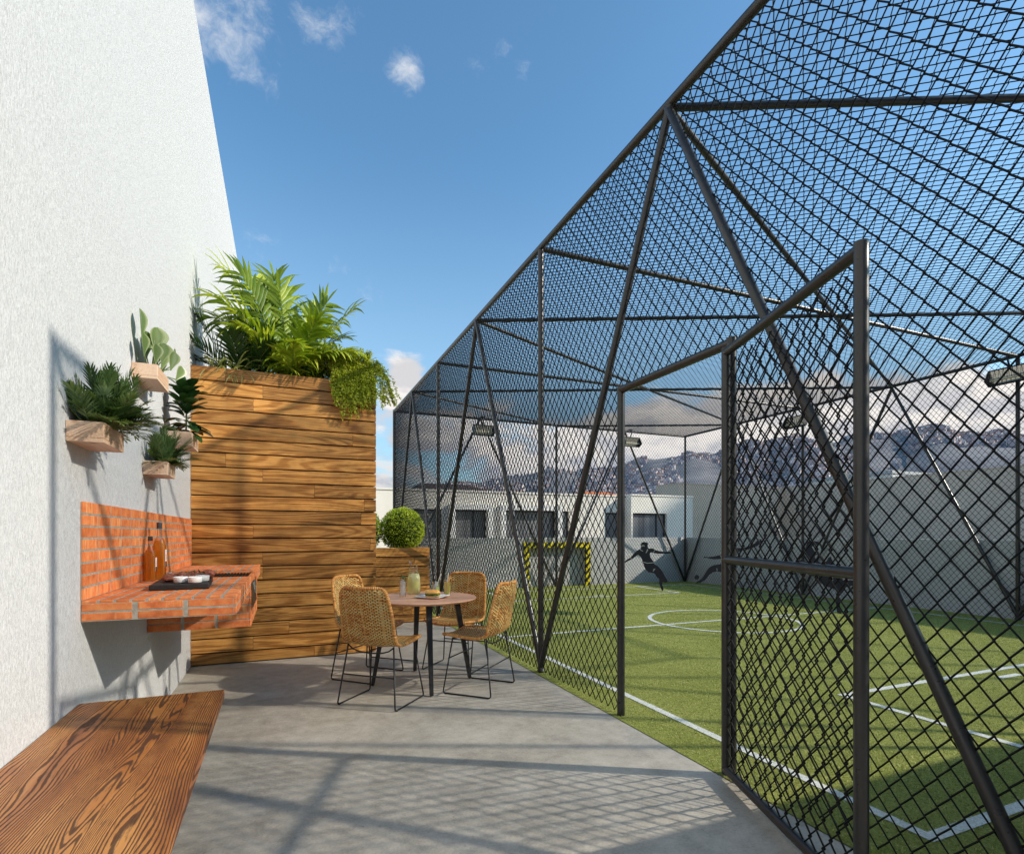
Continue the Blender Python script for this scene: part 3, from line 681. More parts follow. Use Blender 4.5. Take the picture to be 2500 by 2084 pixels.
# ------------------------------------------------------------------ the cage
PR = .0285
cage = empty('soccer_cage', (XM, YF, 0), 'tall black steel soccer cage of posts, braces and chain link with an open gate', 'cage')
def pipe_part(name, p, q, r=PR, n=18):
    b = MB(); b.pipe(p, q, r, n); o = b.build(name, MT['metal'], cage); autosmooth(o); return o
ys = [YF - S * k for k in range(7)]
for x in (XL, XR):
    for k in range(0, 7, 2): pipe_part('post', (x, ys[k], .0), (x, ys[k], H - PR if k not in (0, 6) else H + PR))
for y in (YF, YN): pipe_part('post', (XM, y, 0), (XM, y, H - PR))
for x in (XL, XR):
    pipe_part('top_rail', (x, YN, H), (x, YF, H))
    for k in (1, 3, 5):
        for j in (-1, 1): pipe_part('brace', (x, ys[k] + j * .012, H - .01), (x, ys[k + j] - j * .02, .01), PR * .93)
for y in (YF, YN):
    pipe_part('top_rail', (XL, y, H), (XR, y, H))
    for x in (XL + (XM - XL) / 2, XM + (XR - XM) / 2):
        for j in (-1, 1): pipe_part('brace', (x + j * .012, y, H - .01), (x + j * ((XM - XL) / 2 - .02), y, .01), PR * .93)
for k in (2, 4): pipe_part('roof_beam', (XL, ys[k], H - .012), (XR, ys[k], H - .012), PR * .9)
for k in (1, 3, 5):
    for x in (XL, XR):
        for j in (-1, 1): pipe_part('roof_brace', (x, ys[k], H - .02), (XM, ys[k + j], H - .02), PR * .82)
# door portal
DY0, DY1, DH = 2.250, 3.294, 2.335
pipe_part('door_post', (XL, DY1, 0), (XL, DY1, DH + .027), .027); pipe_part('door_post', (XL, DY0, 0), (XL, DY0, DH + .027), .027)
pipe_part('door_header', (XL, DY0, DH), (XL, DY1, DH), .027)

DW, DZ, WR = .087, .108, .0029
def chain(mb, org, u, v, nrm, U, Vv, inside, WR=.0043):
    """chain link: zigzag wires running along v, hooked into each other along u"""
    org, u, v, nrm = Vector(org), Vector(u), Vector(v), Vector(nrm)
    nu = int(U / (DW / 2)) + 1; nv = int(Vv / (DZ / 2)) + 1
    cs = [(1, 0), (0, 1), (-1, 0), (0, -1)]
    for i in range(nu + 1):
        run = []
        for k in range(nv + 1):
            sgn = 1 if (k + i) % 2 == 0 else -1
            uu = i * DW / 2 + sgn * (DW / 4 + .0032); vv = k * DZ / 2
            ok = 0 <= uu <= U and vv <= Vv and inside(uu, vv)
            if ok: run.append(org + u * uu + v * vv + nrm * (.0034 * sgn))
            if (not ok or k == nv) and run:
                if len(run) > 1:
                    vs = []; fs = []
                    for p in run:
                        for (a, b) in cs: vs.append(p + (u * a * 1.12 + nrm * b) * WR)
                    for q in range(len(run) - 1):
                        for c in range(4):
                            c2 = (c + 1) % 4; fs.append((q*4+c, q*4+c2, q*4+4+c2, q*4+4+c))
                    mb.add(vs, fs)
                run = []
def mesh_part(name, *a, parent=cage, **k):
    b = MB(); chain(b, *a, **k); return b.build(name, MT['wire'], parent)
allin = lambda a, b: True
def left_in(a, b):
    y = YN + a; z = b + .02
    return not (DY0 - .01 < y < DY1 + .01 and z < DH)
mesh_part('chain_link_mesh', (XL, YN, .02), (0, 1, 0), (0, 0, 1), (1, 0, 0), YF - YN, H - .02, left_in)
mesh_part('chain_link_mesh', (XR, YN, .02), (0, 1, 0), (0, 0, 1), (1, 0, 0), YF - YN, H - .02, allin, .0037)
mesh_part('chain_link_mesh', (XL, YF, .02), (1, 0, 0), (0, 0, 1), (0, 1, 0), XR - XL, H - .02, allin, .0034)
mesh_part('chain_link_mesh', (XL, YN, 1.22), (1, 0, 0), (0, 0, 1), (0, 1, 0), XR - XL, H - 1.22, allin, .0021)
mesh_part('chain_link_mesh', (XL, YN, H + .012), (0, 1, 0), (1, 0, 0), (0, 0, 1), YF - YN, XR - XL, allin, .0038)

# gate leaf, hinged at the nearer door post and swung outwards
gh = Vector((XL - .05, DY0 - .012, 0)); ge = Vector((1.815, 1.247, 0)); gd = (ge - gh).normalized(); GL = (ge - gh).length
gn = Vector((-gd.y, gd.x, 0)); GT = 2.272; GB = .045; gr = .0235
b = MB()
up = Vector((0, 0, 1))
b.pipe(gh + up * (GB - gr), gh + up * (GT + gr), gr, 18); b.pipe(ge + up * (GB - gr), ge + up * (GT + gr), gr, 18)
b.pipe(gh + up * GT, ge + up * GT, gr, 18); b.pipe(gh + up * GB, ge + up * GB, gr, 18)
gate = b.build('gate', MT['metal'], cage); autosmooth(gate); tag(gate, 'gate leaf swung open towards the patio')
b = MB(); b.pipe(gh + up * 1.165, ge + up * 1.165, gr * .95, 18); o = b.build('middle_rail', MT['metal'], gate); autosmooth(o)
b = MB(); chain(b, gh + up * (GB + .01), gd, up, gn, GL, GT - GB - .02, allin); b.build('gate_mesh', MT['wire'], gate)
for z in (.35, 1.95):
    b = MB(); b.tube([(gh.x + .004, gh.y + .010, z), (gh.x + .028, gh.y + .012, z), (XL - .022, DY0 - .004, z)], .012, 8); b.pipe((gh.x + .024, gh.y + .012, z - .05), (gh.x + .024, gh.y + .012, z + .05), .013, 10)
    o = b.build('hinge', MT['metal'], gate); autosmooth(o)

# floodlights
def flood(loc, rz, label):
    e = empty('floodlight', (0, 0, 0), label, 'floodlight', 'floodlights under the cage roof')
    b = MB(); T = Matrix.Rotation(rad(-32), 4, 'X')
    w, d, h = .25, .075, .19
    # housing: open trough, five walls, facing -y and down
    for (a, c) in (((-w, .0, h - .018), (w, d * 2, h)), ((-w, d * 2 - .015, -.02), (w, d * 2, h - .018)), ((-w, 0, -.02), (-w + .014, d * 2 - .015, h - .018)), ((w - .014, 0, -.02), (w, d * 2 - .015, h - .018))):
        b.box(a, c, 0, .5, T)
    o = b.build('housing', MT['black'], e); bevel(o, .004)
    b = MB(); b.add([T @ Vector(p) for p in ((-w + .015, .012, h - .02), (w - .015, .012, h - .02), (w - .015, d * 2 - .017, .03), (-w + .015, d * 2 - .017, .03), (-w + .015, d * 2 - .03, -.015), (w - .015, d * 2 - .03, -.015))], [(0,1,2,3), (3,2,5,4)])
    b.build('reflector', MT['silver'], e)
    for zz_ in (.035, .07):
        b = MB(); b.pipe(T @ Vector((-w + .02, .075, zz_)), T @ Vector((w - .02, .075, zz_)), .009, 10); b.build('lamp_tube', MT['tube'], e)
    b = MB()
    for i in range(9): x = -w + .03 + i * (2 * w - .06) / 8; b.pipe(T @ Vector((x, .006, h - .02)), T @ Vector((x, .10, -.02)), .003, 6)
    b.build('guard', MT['black'], e)
    b = MB(); b.tube([T @ Vector((0, d * 1.6, h)), (0, d * 1.4, h + .06), (0, d * 1.9, h + .16)], .013, 8); b.box((-.05, d * 1.3, h + .15), (.05, d * 2.4, h + .172)); b.build('bracket', MT['black'], e)
    e.location = loc; e.rotation_euler.z = rz; return e
flood((4.233, 11.66, 3.655), 0, 'caged black floodlight high on the left of the far end')
flood((8.30, 11.66, 3.655), 0, 'caged black floodlight high on the right of the far end')
flood((9.92, 8.32, 3.655), rad(-90), 'black floodlight on the right side of the cage, the farther one')
flood((9.92, 4.64, 3.655), rad(-90), 'black floodlight on the right side of the cage, nearest the picture edge')

# flat cut-out players standing on the pitch
def cutout(foot, outline, lights, extra, label):
    dv = Vector((.867, -.498, 0)); nv_ = Vector((-.498, -.867, 0))     # faces the gate
    e = empty('player_cutout', (foot[0], foot[1], 0), label, 'cut-out figure', 'dark cut-out soccer players')
    F = Vector((foot[0], foot[1], .004))
    def slab(b, pts, t0, t1):
        a = [F + dv * x + up * max(z, 0.0) + nv_ * t1 for x, z in pts]; c = [F + dv * x + up * max(z, 0.0) + nv_ * t0 for x, z in pts]; n_ = len(pts)
        i0 = len(b.v); tri = tessellate_polygon([[Vector((x, max(z, 0), 0)) for x, z in pts]])
        b.add(a + c, [tuple(t) for t in tri] + [tuple(i + n_ for i in reversed(t)) for t in tri] + [(i, (i+1) % n_, (i+1) % n_ + n_, i + n_) for i in range(n_)])
    b = MB(); slab(b, outline, -.004, .004); b.build('board', MT['figure'], e)
    if extra: b = MB(); slab(b, extra, -.004, .004); b.build('ball', MT['figure'], e)
    b = MB()
    for q in lights: slab(b, q, .0042, .0058)
    b.build('pale_lines', MT['pale_grey'], e)
cutout((8.05, 10.2), S1, S1B, None, 'dark cut-out of a capped player leaning with outstretched arms before the far wall')
cutout((7.83, 7.99), S2, S2B, S2C, 'dark cut-out of a kicking player with one raised hand, beside a ball')
cutout((8.33, 6.1), S3, S3B, None, 'dark cut-out of a long haired running player with one foot kicked back')
# ------------------------------------------------------------------ timber planters
def plank_box(root, x0, x1, yf, depth, ztop, pitch, seed):
    rr = random.Random(seed); gap = .0125; th = .022
    b = MB(); z = ztop
    while z > .02:
        zb = max(.012, z - pitch + gap)
        cuts = [x0]
        if rr.random() < .6: cuts.append(x0 + (x1 - x0) * rr.choice([.17, .31, .36, .5, .64, .69, .86]))
        if rr.random() < .25: cuts.append(x1 - (x1 - x0) * rr.uniform(.03, .12))
        cuts = sorted(set(cuts)) + [x1]
        for a, c in zip(cuts, cuts[1:]): b.box((a + (.0012 if a > x0 else 0), yf, zb), (c - .0012 if c < x1 else c, yf + th, z), 0, rr.random())
        t = rr.random(); b.box((x1 - th, yf + th + .001, zb), (x1, yf + depth, z), 0, t)
        z -= pitch
    o = b.build('cladding', MT['planks'], root); bevel(o, .0025, 2)
    b = MB(); b.box((x0 + .004, yf + th + .002, .004), (x1 - th - .002, yf + depth, ztop - .16)); b.build('inner_box', MT['darkgap'], root)
    b = MB(); b.box((x0 + .004, yf + th + .002, ztop - .158), (x1 - th - .002, yf + depth - .02, ztop - .05)); b.build('soil', MT['soil'], root)
tp = empty('tall_planter', (.05, 6.13, 0), 'tall planter clad in horizontal hardwood boards against the white wall', 'planter')
plank_box(tp, XW + .002, .941, 6.13, .5, 2.963, .1425, 4)
lp = empty('low_planter', (.6, 7.98, 0), 'low wooden planter holding clipped round bushes behind the table', 'planter')
plank_box(lp, XW + .002, 2.012, 7.98, .7, 1.105, .1425, 9)

# ------------------------------------------------------------------ plants
def frond(b, st, base, d0, L, droop, nl, ll, w, lift=.35, t0=.5, n=14, sw=.006, sidev=None, ang=(62, 22), R_=R, start=.14, ldroop=.45):
    p = Vector(base); d = Vector(d0).normalized(); pts = [p.copy()]; ds = [d.copy()]
    for i in range(n):
        q = (i + 1) / n
        d = (d + Vector((0, 0, -1)) * droop * q / n * 2.0).normalized(); p = p + d * (L / n); pts.append(p.copy()); ds.append(d.copy())
    st.tube(pts, [sw * (1 - .8 * i / n) for i in range(n + 1)], 5)
    sd = Vector(sidev) if sidev else d0_side(d0)
    for k in range(nl):
        q = start + (1 - start) * (k + .5) / nl; i = min(n - 1, int(q * n)); f = q * n - i
        c = pts[i].lerp(pts[i + 1], f); dd = ds[i].lerp(ds[i + 1], f).normalized()
        s = (sd - dd * sd.dot(dd)).normalized(); u = s.cross(dd).normalized()
        if u.z < 0: u = -u
        th = rad(ang[0] + (ang[1] - ang[0]) * q)
        len_ = ll * (.45 + .55 * math.sin(math.pi * min(1, .18 + q * .72))) * R_.uniform(.88, 1.1)
        for sg in (-1, 1):
            v = dd * math.cos(th) + s * (sg * math.sin(th)) + u * (lift * R_.uniform(.6, 1.3))
            b.leaf(c, v, u, len_, w * R_.uniform(.85, 1.15), ldroop * R_.uniform(.4, 1.5), .35, 4, 0, min(1, max(0, t0 + R_.uniform(-.16, .16))), lambda x: min(1, x * 5 + .35) * (1 - x ** 2.2) ** .8)
    b.leaf(pts[-1], ds[-1], (0, 0, 1), ll * .55, w, .3, .3, 3, 0, t0)
def d0_side(d):
    d = Vector(d); s = d.cross(Vector((0, 0, 1)))
    return s.normalized() if s.length > .05 else Vector((1, 0, 0))
def plant(name, loc, label, cat, mleaf, group=None):
    return empty(name, loc, label, cat, group), MB(), MB(), mleaf
def finish(pl, smooth=True, stem='stem', leafname='leaves', stemname='stems'):
    e, b, st, m = pl
    b.build(leafname, MT[m], e, smooth)
    if st.v: st.build(stemname, MT[stem], e, True)
    return e
def cluster(b, c, rx, n, L, W, hollow=.5, R_=R, tlo=.15, thi=.85, up_=.4):
    c = Vector(c)
    for _ in range(n):
        v = Vector((R_.gauss(0, 1), R_.gauss(0, 1), R_.gauss(0, 1))).normalized()
        k = hollow + (1 - hollow) * R_.random() ** .6
        p = c + Vector((v.x * rx[0], v.y * rx[1], v.z * rx[2])) * k
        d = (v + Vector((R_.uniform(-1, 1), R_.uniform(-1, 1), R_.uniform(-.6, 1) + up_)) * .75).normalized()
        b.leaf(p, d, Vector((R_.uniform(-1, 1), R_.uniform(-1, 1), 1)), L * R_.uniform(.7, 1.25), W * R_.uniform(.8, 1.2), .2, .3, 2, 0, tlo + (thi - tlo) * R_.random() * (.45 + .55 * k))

PZ = 2.915
# bright areca palm
pl = plant('palm', (.06, 6.36, PZ), 'bright yellow green feather palm rising from the tall planter', 'palm', 'palm'); e, b, st, m = pl
for (dx, dy, dz, L, dr, ll, t0) in [(-.42, .05, 1.05, 1.32, .62, .44, .66), (-.10, -.12, 1.0, .98, .25, .36, .45), (.52, .0, .92, 1.12, .30, .36, .55), (.55, -.22, .62, .80, .95, .34, .72),
        (-.46, -.35, .70, .78, .85, .34, .62), (-.62, .05, .80, 1.02, .70, .38, .52), (.22, -.45, .75, .78, .55, .32, .42), (-.25, .22, 1.05, 1.22, .45, .40, .72), (.24, .25, 1.0, 1.0, .50, .36, .66), (.02, -.55, .55, .62, .8, .28, .5), (-.55, -.18, .95, 1.05, .8, .40, .58), (.38, -.30, .45, .6, .6, .28, .40), (-.3, -.12, .95, 1.15, .65, .4, .3), (.3, -.12, 1.0, .95, .5, .34, .3), (-.1, .1, 1.0, 1.2, .5, .4, .35), (-.42, .2, .75, .95, .7, .36, .3), (.44, .12, .7, .85, .6, .32, .3)]:
    frond(b, st, (.06 + R.uniform(-.05, .05), 6.36 + R.uniform(-.05, .05), PZ), (dx, dy, dz), L, dr, 20, ll * 1.12, .045, .28, t0, sidev=None if abs(dx) > .3 else (1, .1, 0), ldroop=1.25)
finish(pl)
# darker palm near the wall
pl = plant('palm', (-.5, 6.4, PZ), 'dark green feather palm at the wall end of the tall planter', 'palm', 'darkpalm'); e, b, st, m = pl
for (dx, dy, dz, L, dr, ll, t0) in [(-.36, -.05, .85, .72, .45, .26, .5), (-.42, -.25, .55, .58, .8, .26, .45), (.12, -.1, 1.0, .75, .5, .28, .5), (.42, -.2, .8, .72, .7, .28, .45), (-.1, -.45, .6, .58, .8, .26, .4), (.25, -.4, .5, .6, .7, .26, .4), (.0, .1, 1.0, .7, .5, .26, .55), (-.22, .0, 1.0, .62, .5, .24, .6), (.55, -.05, .6, .62, .7, .26, .42), (-.5, .02, .4, .42, .6, .22, .5)]:
    frond(b, st, (-.46 + R.uniform(-.08, .12), 6.40 + R.uniform(-.06, .04), PZ), (dx, dy, dz), L, dr, 19, ll, .026, .25, t0, sw=.005)
finish(pl)
# spider plant at the front edge
pl = plant('spider_plant', (-.52, 6.22, PZ), 'striped arching grass like plant at the front left edge of the tall planter', 'plant', 'spider'); e, b, st, m = pl
for i in range(70):
    a = R.uniform(0, 2 * math.pi); el = R.uniform(.5, 1.4)
    b.leaf((-.52 + R.uniform(-.16, .16), 6.24 + R.uniform(-.03, .05), PZ), (math.cos(a) * math.cos(el), math.sin(a) * math.cos(el) - .12, math.sin(el)), (0, 0, 1), R.uniform(.26, .42), .017, R.uniform(1.2, 2.3), .3, 7, 0, R.random(), lambda x: min(1, x * 4 + .4) * (1 - x ** 3))
finish(pl)
# low dark shrub along the planter
pl = plant('shrub', (.15, 6.34, PZ), 'low dark small leaved shrub at the foot of the bright palm', 'shrub', 'shrub'); e, b, st, m = pl
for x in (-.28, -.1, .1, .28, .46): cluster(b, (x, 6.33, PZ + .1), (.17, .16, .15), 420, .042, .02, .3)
finish(pl)
b = MB(); b.lathe([(.0, 0), (.36, .0), (.34, .09), (.0, .12)], (0, 0, 0), 16); 
pl = plant('shrub', (.58, 6.38, PZ), 'bushy yellow green shrub between the palm and the trailing plant', 'shrub', 'lightshrub'); e, b, st, m = pl
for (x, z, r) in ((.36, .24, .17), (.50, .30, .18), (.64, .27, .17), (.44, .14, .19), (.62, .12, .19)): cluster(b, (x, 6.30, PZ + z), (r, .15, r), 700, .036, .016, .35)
finish(pl)
# trailing plant spilling over the front
pl = plant('trailing_plant', (.75, 6.25, PZ), 'yellow green trailing plant spilling over the right end of the tall planter', 'plant', 'trail'); e, b, st, m = pl
for i in range(150):
    x0 = R.uniform(.48, .93); y0 = R.uniform(6.17, 6.42)
    out = R.uniform(-.10, .14) + (.16 if x0 > .85 and R.random() < .6 else 0)
    if i < 52: hang = R.uniform(.0, .14)
    elif x0 > .80: hang = R.uniform(.05, .28)
    elif x0 < .70: hang = R.uniform(.08, .44) * (1.0 if .58 < x0 else .7)
    else: hang = R.uniform(.05, .30)
    h0 = R.uniform(.18, .42)
    P = [Vector((x0, y0, PZ)), Vector((x0 + out * .3, y0 - .05, PZ + h0 * .8)), Vector((x0 + out * .7, min(y0 - .06, 6.12), PZ + h0))] if i < 52 else \
        [Vector((x0, y0, PZ)), Vector((x0 + out * .3, 6.14, PZ + .2 + h0 * .3)), Vector((x0 + out * .7, 6.09, PZ + .1)), Vector((x0 + out * .85, 6.075, PZ - hang * .5 + .02)), Vector((x0 + out, 6.07 + R.uniform(-.03, .02), PZ - hang + .03))]
    pts = []
    for a, c in zip(P, P[1:]):
        for k in range(5): pts.append(a.lerp(c, k / 5) + Vector((R.uniform(-1, 1), R.uniform(-1, 1), R.uniform(-1, 1))) * .006)
    pts.append(P[-1]); st.tube(pts, .0018, 4)
    for a, c in zip(pts, pts[1:]):
        for _ in range(5):
            q = a.lerp(c, R.random()); v = Vector((R.uniform(-1, 1), R.uniform(-1.1, .5), R.uniform(-.9, .5)))
            b.leaf(q, v, (R.uniform(-1, 1), -1, 1), R.uniform(.022, .04), .014, .3, .2, 2, 0, min(1, max(0, R.gauss(.55, .22))))
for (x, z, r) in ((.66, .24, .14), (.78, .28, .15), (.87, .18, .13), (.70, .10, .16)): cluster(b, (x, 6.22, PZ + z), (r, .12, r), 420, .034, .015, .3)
finish(pl, stem='twig')
# clipped balls
for i, (x, lab) in enumerate(((1.665, 'clipped round bright green bush at the right end of the low planter'), (1.035, 'clipped round bush half hidden behind the edge of the tall planter'), (.2, 'clipped round bush in the middle of the low planter, hidden by the tall planter'))):
    if i == 2: continue
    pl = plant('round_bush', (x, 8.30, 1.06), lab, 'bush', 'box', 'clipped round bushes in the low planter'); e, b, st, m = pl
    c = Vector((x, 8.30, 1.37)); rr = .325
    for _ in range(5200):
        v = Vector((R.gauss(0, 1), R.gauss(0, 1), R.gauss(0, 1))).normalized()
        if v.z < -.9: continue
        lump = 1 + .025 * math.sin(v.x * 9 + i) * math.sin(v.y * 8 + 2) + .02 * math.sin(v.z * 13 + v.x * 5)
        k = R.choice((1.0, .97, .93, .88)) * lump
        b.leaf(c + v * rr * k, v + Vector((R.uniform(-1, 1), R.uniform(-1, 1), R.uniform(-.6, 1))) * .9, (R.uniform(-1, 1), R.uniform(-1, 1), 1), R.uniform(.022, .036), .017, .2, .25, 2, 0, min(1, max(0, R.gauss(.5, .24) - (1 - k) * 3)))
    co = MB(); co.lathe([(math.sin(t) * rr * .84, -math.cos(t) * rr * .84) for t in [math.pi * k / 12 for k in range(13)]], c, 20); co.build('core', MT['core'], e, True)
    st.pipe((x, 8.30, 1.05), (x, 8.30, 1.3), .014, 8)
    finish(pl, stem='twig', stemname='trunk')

# ------------------------------------------------------------------ planter boxes on the wall
def shelf(y0, y1, z0, z1, x1, label):
    e = empty('wall_planter', (XW, (y0 + y1) / 2, z0), label, 'planter box', 'pale pine planter boxes on the white wall')
    w = .018; b = MB(); t = R.random()
    b.box((XW + .001, y0, z0), (x1, y1, z0 + w), 0, t); b.box((XW + .001, y0, z0 + w + .0004), (x1, y0 + w, z1), 0, t); b.box((XW + .001, y1 - w, z0 + w + .0004), (x1, y1, z1), 0, R.random())
    b.box((x1 - w, y0 + w + .0004, z0 + w + .0004), (x1, y1 - w - .0004, z1), 0, R.random()); b.box((XW + .001, y0 + w + .0004, z0 + w + .0004), (XW + .001 + w, y1 - w - .0004, z1), 0, t)
    o = b.build('box', MT['pale'], e); bevel(o, .002)
    b = MB(); b.box((XW + .020, y0 + w + .001, z0 + w + .001), (x1 - w - .001, y1 - w - .001, z1 - .012)); b.build('soil', MT['soil'], e)
shelf(2.821, 3.136, 1.692, 1.780, -.710, 'pale pine wall box carrying the widest fern, lower left of the four')
shelf(3.887, 4.240, 2.244, 2.334, -.710, 'topmost pale pine wall box, below the paddle leaved plant')
shelf(4.171, 4.465, 1.690, 1.779, -.708, 'small pale pine wall box carrying the small fern above the tiled splashback')
shelf(4.690, 5.050, 1.965, 2.068, -.640, 'pale pine wall box under the dark glossy plant, nearest the timber planter')
def fern(loc, label, n, L0, L1, half, ll, w, seed):
    rr = random.Random(seed)
    pl = plant('fern', loc, label, 'fern', 'fern', 'ferns in the wall boxes'); e, b, st, m = pl
    for i in range(n):
        a = rr.uniform(-2.0, 2.0) if rr.random() < .8 else rr.uniform(0, 6.28); el = rr.uniform(.15, 1.45)
        d = (math.cos(a) * math.cos(el) * .75, math.sin(a) * math.cos(el), math.sin(el))
        x = loc[0] + rr.uniform(-.03, .035)
        frond(b, st, (x, loc[1] + rr.uniform(-half, half), loc[2]), d, rr.uniform(L0, L1), rr.uniform(.2, .7), 14, ll * rr.uniform(.8, 1.15), w, .22, rr.uniform(.25, .7), 9, .0022, ang=(58, 20), R_=rr, start=.2, ldroop=.3)
    for q in b.v: pass
    b.v = [(max(p[0], XW + .006), p[1], p[2]) for p in b.v]; st.v = [(max(p[0], XW + .006), p[1], p[2]) for p in st.v]
    finish(pl)
fern((-.755, 2.985, 1.765), 'wide feathery fern filling the lower left wall box', 120, .12, .29, .115, .072, .0092, 21)
fern((-.755, 4.315, 1.765), 'small feathery fern in the wall box above the tiled splashback', 95, .11, .26, .10, .056, .008, 22)
pl = plant('paddle_plant', (-.77, 4.06, 2.32), 'pale green plant with upright paddle shaped leaves in the topmost wall box', 'plant', 'paddle'); e, b, st, m = pl
for (dx, dy, h, L, W, t) in [(-.03, -.13, .17, .17, .085, .55), (.02, -.02, .10, .15, .07, .4), (.03, .05, .15, .16, .085, .7), (.06, .10, .08, .15, .075, .55), (.10, .16, .10, .13, .07, .75), (.05, -.08, .05, .11, .06, .35), (.0, .12, .12, .13, .07, .5), (.12, .08, .06, .12, .06, .45), (.08, -.03, .07, .12, .07, .5), (.13, .20, .03, .11, .06, .7), (.0, -.18, .06, .12, .06, .45), (.02, .18, .05, .14, .06, .6), (.01, .03, .06, .15, .07, .3), (.04, -.05, .12, .15, .07, .6), (.02, .08, .09, .15, .075, .5), (-.01, -.08, .08, .15, .07, .35), (.06, .02, .03, .13, .065, .7)]:
    b0 = Vector((-.775 + dx * .25, 4.06 + dy * .5, 2.32)); p1 = b0 + Vector((dx * .5, dy * .6, h)); st.tube([b0, b0.lerp(p1, .5) + Vector((0, 0, .01)), p1], .0035, 6); W *= 1.3; L *= 1.08
    b.leaf(p1 - Vector((0, 0, .01)), (dx * 1.1, dy * .8, .9 if h > .04 else .5), (1, -.6 + R.uniform(-.8, .8), .3), L, W, .15, .45, 10, 0, t * .8, lambda x: .07 + .93 * math.sin(math.pi * (.02 + .96 * x) ** 1.9) ** .75)
finish(pl)
pl = plant('rubber_plant', (-.72, 4.87, 2.05), 'dark glossy broad leaved plant in the wall box next to the timber planter', 'plant', 'rubber'); e, b, st, m = pl
rr = random.Random(8)
top = Vector((-.70, 4.86, 2.05)); st.tube([top, top + Vector((.005, 0, .2)), top + Vector((-.01, .02, .36))], .006, 6)
for i in range(54):
    q = i / 54; a = i * 2.4; z = .03 + q * .33
    c = top + Vector((0, .0, z)); L = rr.uniform(.12, .17) * (1.1 - .25 * q)
    v = Vector((math.cos(a), math.sin(a), .15 + q * 1.0 if q > .35 else rr.uniform(-.7, .25)))
    st.pipe(c, c + v.normalized() * .03, .002, 5)
    b.leaf(c + v.normalized() * .025, v, (0, 0, 1), L, L * .6, rr.uniform(.2, .8), .25, 7, 0, rr.uniform(.1, .75), lambda x: math.sin(math.pi * (.03 + x * .95)) ** .75)
b.leaf(top + Vector((-.01, .02, .34)), (-.12, -.05, 1), (1, -.4, 0), .17, .085, .1, .25, 8, 0, .35, lambda x: math.sin(math.pi * (.03 + x * .95)) ** .75)
b.v = [(max(p[0], XW + .006), p[1], p[2]) for p in b.v]
finish(pl)

# ------------------------------------------------------------------ brick barbecue counter
bq = empty('brick_barbecue', (XW, 4.5, 0), 'orange brick barbecue counter with splashback fixed to the white wall', 'barbecue')
X1 = -.216; ZB, ZT = .904, 1.0
def slips(b, axis, at, a0, a1, c0, c1, na, nc, thick, joint=.008, ja=.018, rr=R):
    """brick slips on a face: axis 0 -> plane x=at (a = y, c = z), 1 -> plane y=at (a = x, c = z), 2 -> plane z=at (a = x, c = y)"""
    da, dc = (a1 - a0) / na, (c1 - c0) / nc
    for i in range(na):
        for j in range(nc):
            p0, p1 = a0 + i * da + (ja / 2 if i else 0), a0 + (i + 1) * da - (ja / 2 if i < na - 1 else 0)
            q0, q1 = c0 + j * dc + (joint / 2 if j else .0), c0 + (j + 1) * dc - (joint / 2 if j < nc - 1 else 0)
            lo, hi = min(at, at + thick), max(at, at + thick); t = rr.random()
            if axis == 0: b.box((lo, p0, q0), (hi, p1, q1), 0, t)
            elif axis == 1: b.box((p0, lo, q0), (p1, hi, q1), 0, t)
            else: b.box((p0, q0, lo), (p1, q1, hi), 0, t)
sl = .012
def slab(name, y0, y1, far_end):
    c = MB(); c.box((XW + .002, y0 + .0015, ZB + .001), (X1 - .0015, y1 - .0015, ZT - .0012)); o = c.build(name, MT['mortar'], bq)
    b = MB(); r3 = random.Random(int(y0 * 10))
    slips(b, 1, y0, XW + .003, X1 - .0135, ZB + .004, ZT - .0135, 3, 2, sl, .009, .022, r3)
    slips(b, 1, y1, XW + .003, X1 - .0135, ZB + .004, ZT - .0135, 3, 2, -sl, .009, .022, r3)
    nyy = max(2, round((y1 - y0) / .21))
    slips(b, 0, X1, y0 + .0, y1, ZB + .004, ZT - .0135, nyy, 2, -sl, .009, .012, r3)
    slips(b, 2, ZT, XW + .003, X1, y0, y1, 10, nyy, -sl, .010, .012, r3)
    k = b.build('bricks', MT['brick'], o); bevel(k, .002, 1)
slab('countertop', 3.004, 4.318, False); slab('countertop', 5.175, 5.994, True)
# splashback
c = MB(); c.box((XW + .001, 3.0045, 1.002), (XW + .0113, 6.118, 1.4465)); o = c.build('splashback', MT['mortar'], bq)
b = MB(); slips(b, 0, XW + .012, 3.004, 6.12, 1.004, 1.448, 15, 8, -.009, .0105, .0095); k = b.build('tiles', MT['brick'], o); bevel(k, .0006, 1)
# grill body under the slot
c = MB(); y0, y1 = 4.285, 5.25; z0 = .645
c.box((XW + .002, y0 + .003, z0 + .001), (X1 - .003, y1 - .003, .72)); c.box((XW + .002, y0 + .003, .7205), (XW + .05, y1 - .003, .9035))
c.box((XW + .0505, y0 + .003, .7205), (X1 - .003, y0 + .05, .9035)); c.box((XW + .0505, y1 - .05, .7205), (X1 - .003, y1 - .003, .9035))
o = c.build('grill_body', MT['mortar'], bq)
b = MB(); slips(b, 1, y0, XW + .003, X1 - .0135, z0, .902, 3, 5, sl, .008, .020); slips(b, 0, X1, y0, y1, z0, .742, 4, 2, -sl, .008, .014)
slips(b, 0, X1, y0, y0 + .05, .746, .902, 1, 3, -sl, .008, .01); slips(b, 0, X1, y1 - .05, y1, .746, .902, 1, 3, -sl, .008, .01)
k = b.build('bricks', MT['brick'], o); bevel(k, .002, 1)
b = MB(); b.box((X1 - .03, 4.32, .945), (X1 - .001, 5.173, .9905)); k = b.build('front_lip', MT['brick'], bq); bevel(k, .003, 1)
b = MB(); b.box((XW + .0515, 4.337, .7215), (X1 - .10, 5.198, .735)); b.build('ash_bed', MT['darkgap'], bq)
